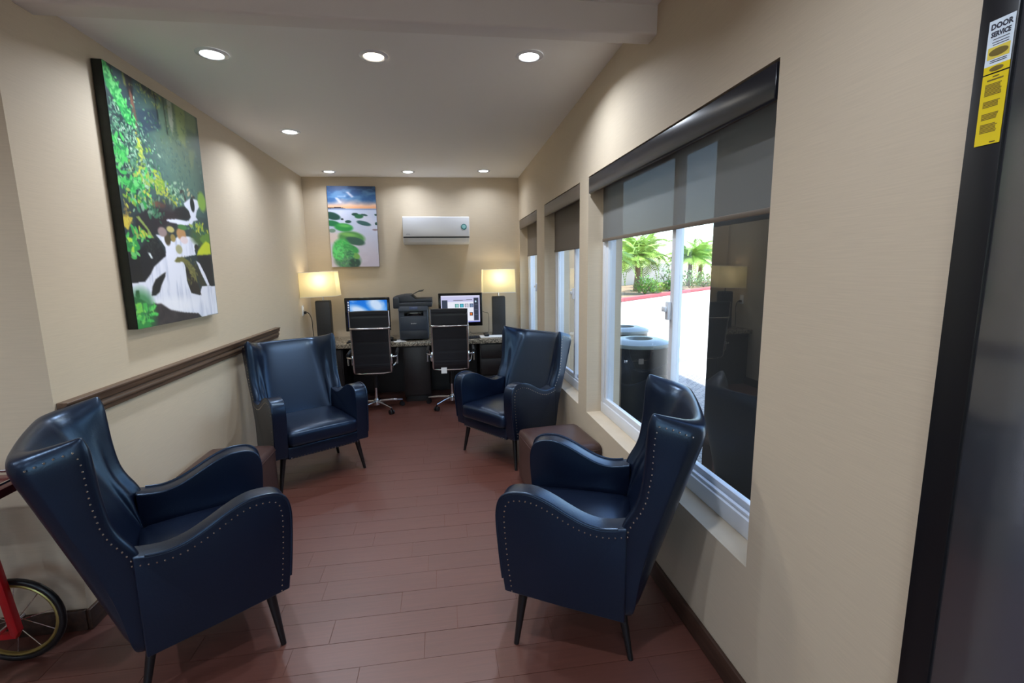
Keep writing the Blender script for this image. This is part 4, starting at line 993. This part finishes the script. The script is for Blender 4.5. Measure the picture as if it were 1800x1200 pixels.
for y in (.005, -.305):
    l = MB(); l.prism([(.262, .74), (.286, .74), (.352, .155), (.338, .130), (.322, .15)], y-.014, y+.014, 'y'); l.build('leg_strut', red, ct_, bevel=.004)
    l = MB(); l.prism([(-.30, .74), (-.26, .74), (-.27, .0), (-.30, .0)], y-.014, y+.014, 'y'); l.build('leg', red, ct_, bevel=.004)
    l = MB(); l.box(-.29, .34, y-.010, y+.010, .128, .152); l.build('lower_rail', red, ct_, bevel=.003)
l = MB(); l.cyl((.31, -.36, .178), (.31, .03, .178), .008, n=10); l.build('axle', M['chrome'], ct_)
l = MB(); l.box(-.34, .455, -.35, .06, .74, .775); l.build('tray', maroon, ct_, bevel=.008)
l = MB(); l.tube([(-.335, -.345, .79), (.45, -.345, .79), (.45, .055, .79), (-.335, .055, .79)], .006, 8, closed=True); l.build('tray_rail', M['chrome'], ct_)
l = MB(); l.tube([(-.335, -.33, .79), (-.43, -.33, .84), (-.46, -.29, .85), (-.46, .0, .85), (-.43, .04, .84), (-.335, .04, .79)], .010, 8); l.build('push_handle', M['chrome'], ct_)
tag(ct_, 'red cart with black spoked wheel and maroon tray at the left edge of the room', 'cart')

# ------------------------------------------------------------------ outside the windows
GZ = -.08
M['asph'] = pmat('sunlit_concrete', (206, 200, 190), .9, noise=.08, nscale=(.7, .7, .7))
M['leafA'] = pmat('leaf_green', (96, 148, 62), .55, noise=.3, nscale=(3, 3, 3)); M['leafB'] = pmat('palm_green', (132, 168, 70), .5, noise=.25, nscale=(2, 2, 2)); M['leafC'] = pmat('grey_green_leaf', (120, 150, 104), .6, noise=.3, nscale=(3, 3, 3))
for k in ('leafA', 'leafB', 'leafC'): M[k].node_tree.nodes['Principled BSDF'].inputs['Subsurface Weight'].default_value = 0.0
M['bark'] = pmat('palm_bark', (104, 84, 66), .9, noise=.3, nscale=(6, 6, 20), bump=.6, bscale=(10, 10, 30))
struct(MB().box(-8, 60, -20, 60, GZ-.3, GZ).build('ground', M['asph'], smooth=0))
def paver_mat():
    m, nt, b = newmat('brick_pavers'); b.inputs['Roughness'].default_value = .85
    g = nt.nodes.new('ShaderNodeNewGeometry'); br = nt.nodes.new('ShaderNodeTexBrick'); br.inputs['Scale'].default_value = 5; br.inputs['Color1'].default_value = lin((150, 146, 142)); br.inputs['Color2'].default_value = lin((172, 166, 158)); br.inputs['Mortar'].default_value = lin((112, 108, 104)); br.inputs['Mortar Size'].default_value = .03
    nt.links.new(g.outputs['Position'], br.inputs['Vector']); nt.links.new(br.outputs['Color'], b.inputs['Base Color']); return m
struct(MB().box(1.24, 3.7, -6, 6.6, GZ, GZ+.012).build('paved_path', paver_mat(), smooth=0))
struct(MB().box(1.24, 2.15, 6.6, 6.9, GZ, 3.2).build('wall_outside', pmat('stucco', (186, 164, 136), .9, bump=.3, bscale=(30, 30, 30)), smooth=0))
pl = empty('porch_pillar', (2.05, 2.35, GZ+.012))
b = MB(); b.box(-.35, .35, -.46, .46, 0, 3.0); b.build('shaft', pmat('dark_brown_pillar', (30, 25, 23), .85), pl, bevel=.02)
b = MB(); b.box(-.40, .40, -.51, .51, 0, .14); b.build('plinth', M['trim'], pl, bevel=.01)
tag(pl, 'dark brown porch pillar standing outside the right half of the big window', 'pillar')
def can(x, y, label):
    root = empty('trash_can', (x, y, GZ+.012)); h = .945
    b = MB(); b.lathe([(.245, .0), (.255, .02), (.262, .05), (.268, h-.12), (.268, h-.06)], n=36); b.build('bin_body', M['black'], root)
    b = MB()
    n = 36; vs = []
    for (r, z) in ((.275, h-.06), (.282, h-.045), (.278, h-.028), (.20, h-.004), (.125, h), (.115, h-.012), (.115, h-.10)):
        for k in range(n): vs.append((r*math.cos(2*PI*k/n), r*math.sin(2*PI*k/n), z))
    b.add(vs, [(i*n+k, i*n+(k+1) % n, (i+1)*n+(k+1) % n, (i+1)*n+k) for i in range(6) for k in range(n)]); b.build('lid', pmat('grey_lid', (128, 136, 134), .3), root)
    b = MB(); b.cyl((0, 0, h-.10), (0, 0, h-.095), .115, n=24); b.build('liner', M['blackgloss'], root)
    for t in (3.6, 3.9):
        b = MB(); c_ = Vector((.272*math.cos(t), .272*math.sin(t), h-.17)); b.box(c_.x-.012, c_.x+.012, c_.y-.012, c_.y+.012, c_.z-.012, c_.z+.012); b.build('emblem', M['chrome'], root, bevel=.004)
    return tag(root, label, 'trash can', 'outdoor trash cans')
can(1.765, 4.02, 'black round trash can with open-topped lid just outside the big window'); can(1.96, 4.90, 'farther black round trash can, mostly hidden behind the first one')

# planting bed behind a red kerb
kd = Vector((9.8, 8.9, 0)).normalized(); kn = Vector((-kd.y, kd.x, 0)); k0 = Vector((7.9, 20.5, GZ))
def kp(s, t, z=0): return k0+kd*s+kn*t+Vector((0, 0, z))
kb = MB()
q = [kp(-16, 0), kp(28, 0), kp(28, .30), kp(-16, .30)]; kb.add([v for v in q]+[v+Vector((0, 0, .17)) for v in q], [(0, 3, 2, 1), (4, 5, 6, 7), (0, 1, 5, 4), (1, 2, 6, 5), (2, 3, 7, 6), (3, 0, 4, 7)])
tag(kb.build('red_kerb', pmat('red_kerb_paint', (200, 100, 100), .8), bevel=.02), 'red painted kerb along the planting bed across the driveway', 'kerb')
sb = MB(); q = [kp(-16, .30), kp(28, .30), kp(28, 14), kp(-16, 14)]; sb.add([v for v in q]+[v+Vector((0, 0, .12)) for v in q], [(0, 3, 2, 1), (4, 5, 6, 7), (0, 1, 5, 4), (1, 2, 6, 5), (2, 3, 7, 6), (3, 0, 4, 7)])
struct(sb.build('planting_bed', pmat('mulch', (150, 128, 100), .95, noise=.3, nscale=(5, 5, 5)), smooth=0))
gw = MB(); q = [kp(-16, 7.6), kp(28, 7.6), kp(28, 7.9), kp(-16, 7.9)]; gw.add([v for v in q]+[v+Vector((0, 0, 1.9)) for v in q], [(0, 3, 2, 1), (4, 5, 6, 7), (0, 1, 5, 4), (1, 2, 6, 5), (2, 3, 7, 6), (3, 0, 4, 7)])
struct(gw.build('wall_garden', pmat('garden_wall', (214, 206, 196), .9), smooth=0))

def frond_mesh(L, droop):
    mb = MB(); n = 22; P = []
    for i in range(n+1):
        t = i/n; P.append(Vector((L*t*(1-.18*t), 0, L*(.42*t-droop*t*t))))
    mb.tube(P, [.02*(1-.85*i/n)+.003 for i in range(n+1)], 5)
    for i in range(2, n+1):
        t = i/n; w = L*.30*math.sin(min(1, t*1.15+.12)*PI)**.7+.05
        for sd in (-1, 1):
            d = Vector((.55, sd*.8, -.38)).normalized(); p = P[i]; ax = (P[i]-P[i-1]).normalized()*.035
            q = p+d*w; mid = p+d*w*.55+Vector((0, 0, .02))
            mb.add([p-ax*.6, p+ax*.6, mid+ax, q, mid-ax], [(0, 1, 2, 3, 4)])
    return mb.mesh('frond', smooth=0)
FR = [frond_mesh(2.1, .85), frond_mesh(1.9, .55)]
rp = random.Random(21)
def palm(s, t, h, n, label, scale=1.0):
    root = empty('palm_tree', kp(s, t, .12))
    tr = MB(); tr.tube([(0, 0, -.05), (.03, .02, h*.35), (.05, 0, h*.7), (.04, 0, h)], [.24, .17, .15, .19], 12); tr.build('trunk', M['bark'], root)
    for k in range(n):
        o = link('frond', FR[k % 2], M['leafB'], root, (.04, 0, h-.02), (0, rp.uniform(-.35, .45) if k % 3 else rp.uniform(-.9, -.4), k*2*PI/n*1.0+rp.uniform(-.15, .15))); o.scale = (scale*rp.uniform(.9, 1.1),)*3
    return tag(root, label, 'palm tree', 'palms across the driveway')
palm(3.5, 2.6, 2.2, 26, 'feathery palm whose fronds hang in at the far left of the left window pane', 1.25)
palm(7.8, 2.6, 2.1, 28, 'feathery palm with dark trunk in the middle of the left window pane', 1.25)
palm(12.2, 4.4, 2.7, 28, 'taller feathery palm set back beside the window centre bar', 1.4)
palm(16.6, 2.4, 2.2, 28, 'feathery palm seen just right of the window centre bar', 1.3)
palm(21.5, 3.2, 2.4, 24, 'farther feathery palm at the right end of the planting bed', 1.3)
def bush(s, t, r, h, mat, label, seed, n=420):
    rg = random.Random(seed); root = empty('shrub', kp(s, t, .115)); f = MB()
    for _ in range(n):
        a = rg.uniform(0, 2*PI); e = math.asin(rg.uniform(0, 1)); q = rg.uniform(.55, 1.0)
        p = Vector((r*q*math.cos(a)*math.cos(e), r*q*math.sin(a)*math.cos(e), .05+h*q*math.sin(e)))
        d = Vector((math.cos(a)+rg.uniform(-.6, .6), math.sin(a)+rg.uniform(-.6, .6), rg.uniform(0, 1.4))).normalized(); l = rg.uniform(.12, .26); sdv = d.cross(Vector((0, 0, 1))).normalized()*l*.22
        f.add([p, p+d*l*.5+sdv, p+d*l, p+d*l*.5-sdv], [(0, 1, 2, 3)])
    fo = f.build('foliage', mat, root, smooth=0); fo['kind'] = 'stuff'
    st_ = MB()
    for k in range(6):
        a = k*PI/3; st_.cyl((0, 0, -.02), (r*.6*math.cos(a), r*.6*math.sin(a), h*.65), .02, .008, n=6)
    st_.build('stems', M['bark'], root)
    return tag(root, label, 'shrub', 'shrubs in the planting bed')
bush(4.9, .8, .7, .9, M['leafA'], 'leafy green shrub at the far left of the left window pane', 1)
bush(6.3, .9, .6, .7, M['leafB'], 'low yellow-green shrub left of the dark palm trunk', 2)
bush(8.6, .8, .55, .6, M['leafA'], 'small green shrub right of the dark palm trunk', 3)
bush(10.4, 1.6, 1.0, 1.6, M['leafC'], 'tall greyish shrub just left of the window centre bar', 4)
bush(13.2, 1.2, 1.0, 1.3, M['leafC'], 'greyish shrub hidden partly by the window centre bar', 5)
bush(15.2, .9, .8, 1.0, M['leafC'], 'broad greyish shrub just right of the window centre bar', 6)
bush(18.6, .9, .8, 1.0, M['leafA'], 'leafy green shrub next to the dark pillar edge', 7)
bush(.8, 1.4, 1.0, 1.3, M['leafA'], 'leafy green shrub at the near end of the bed', 8)
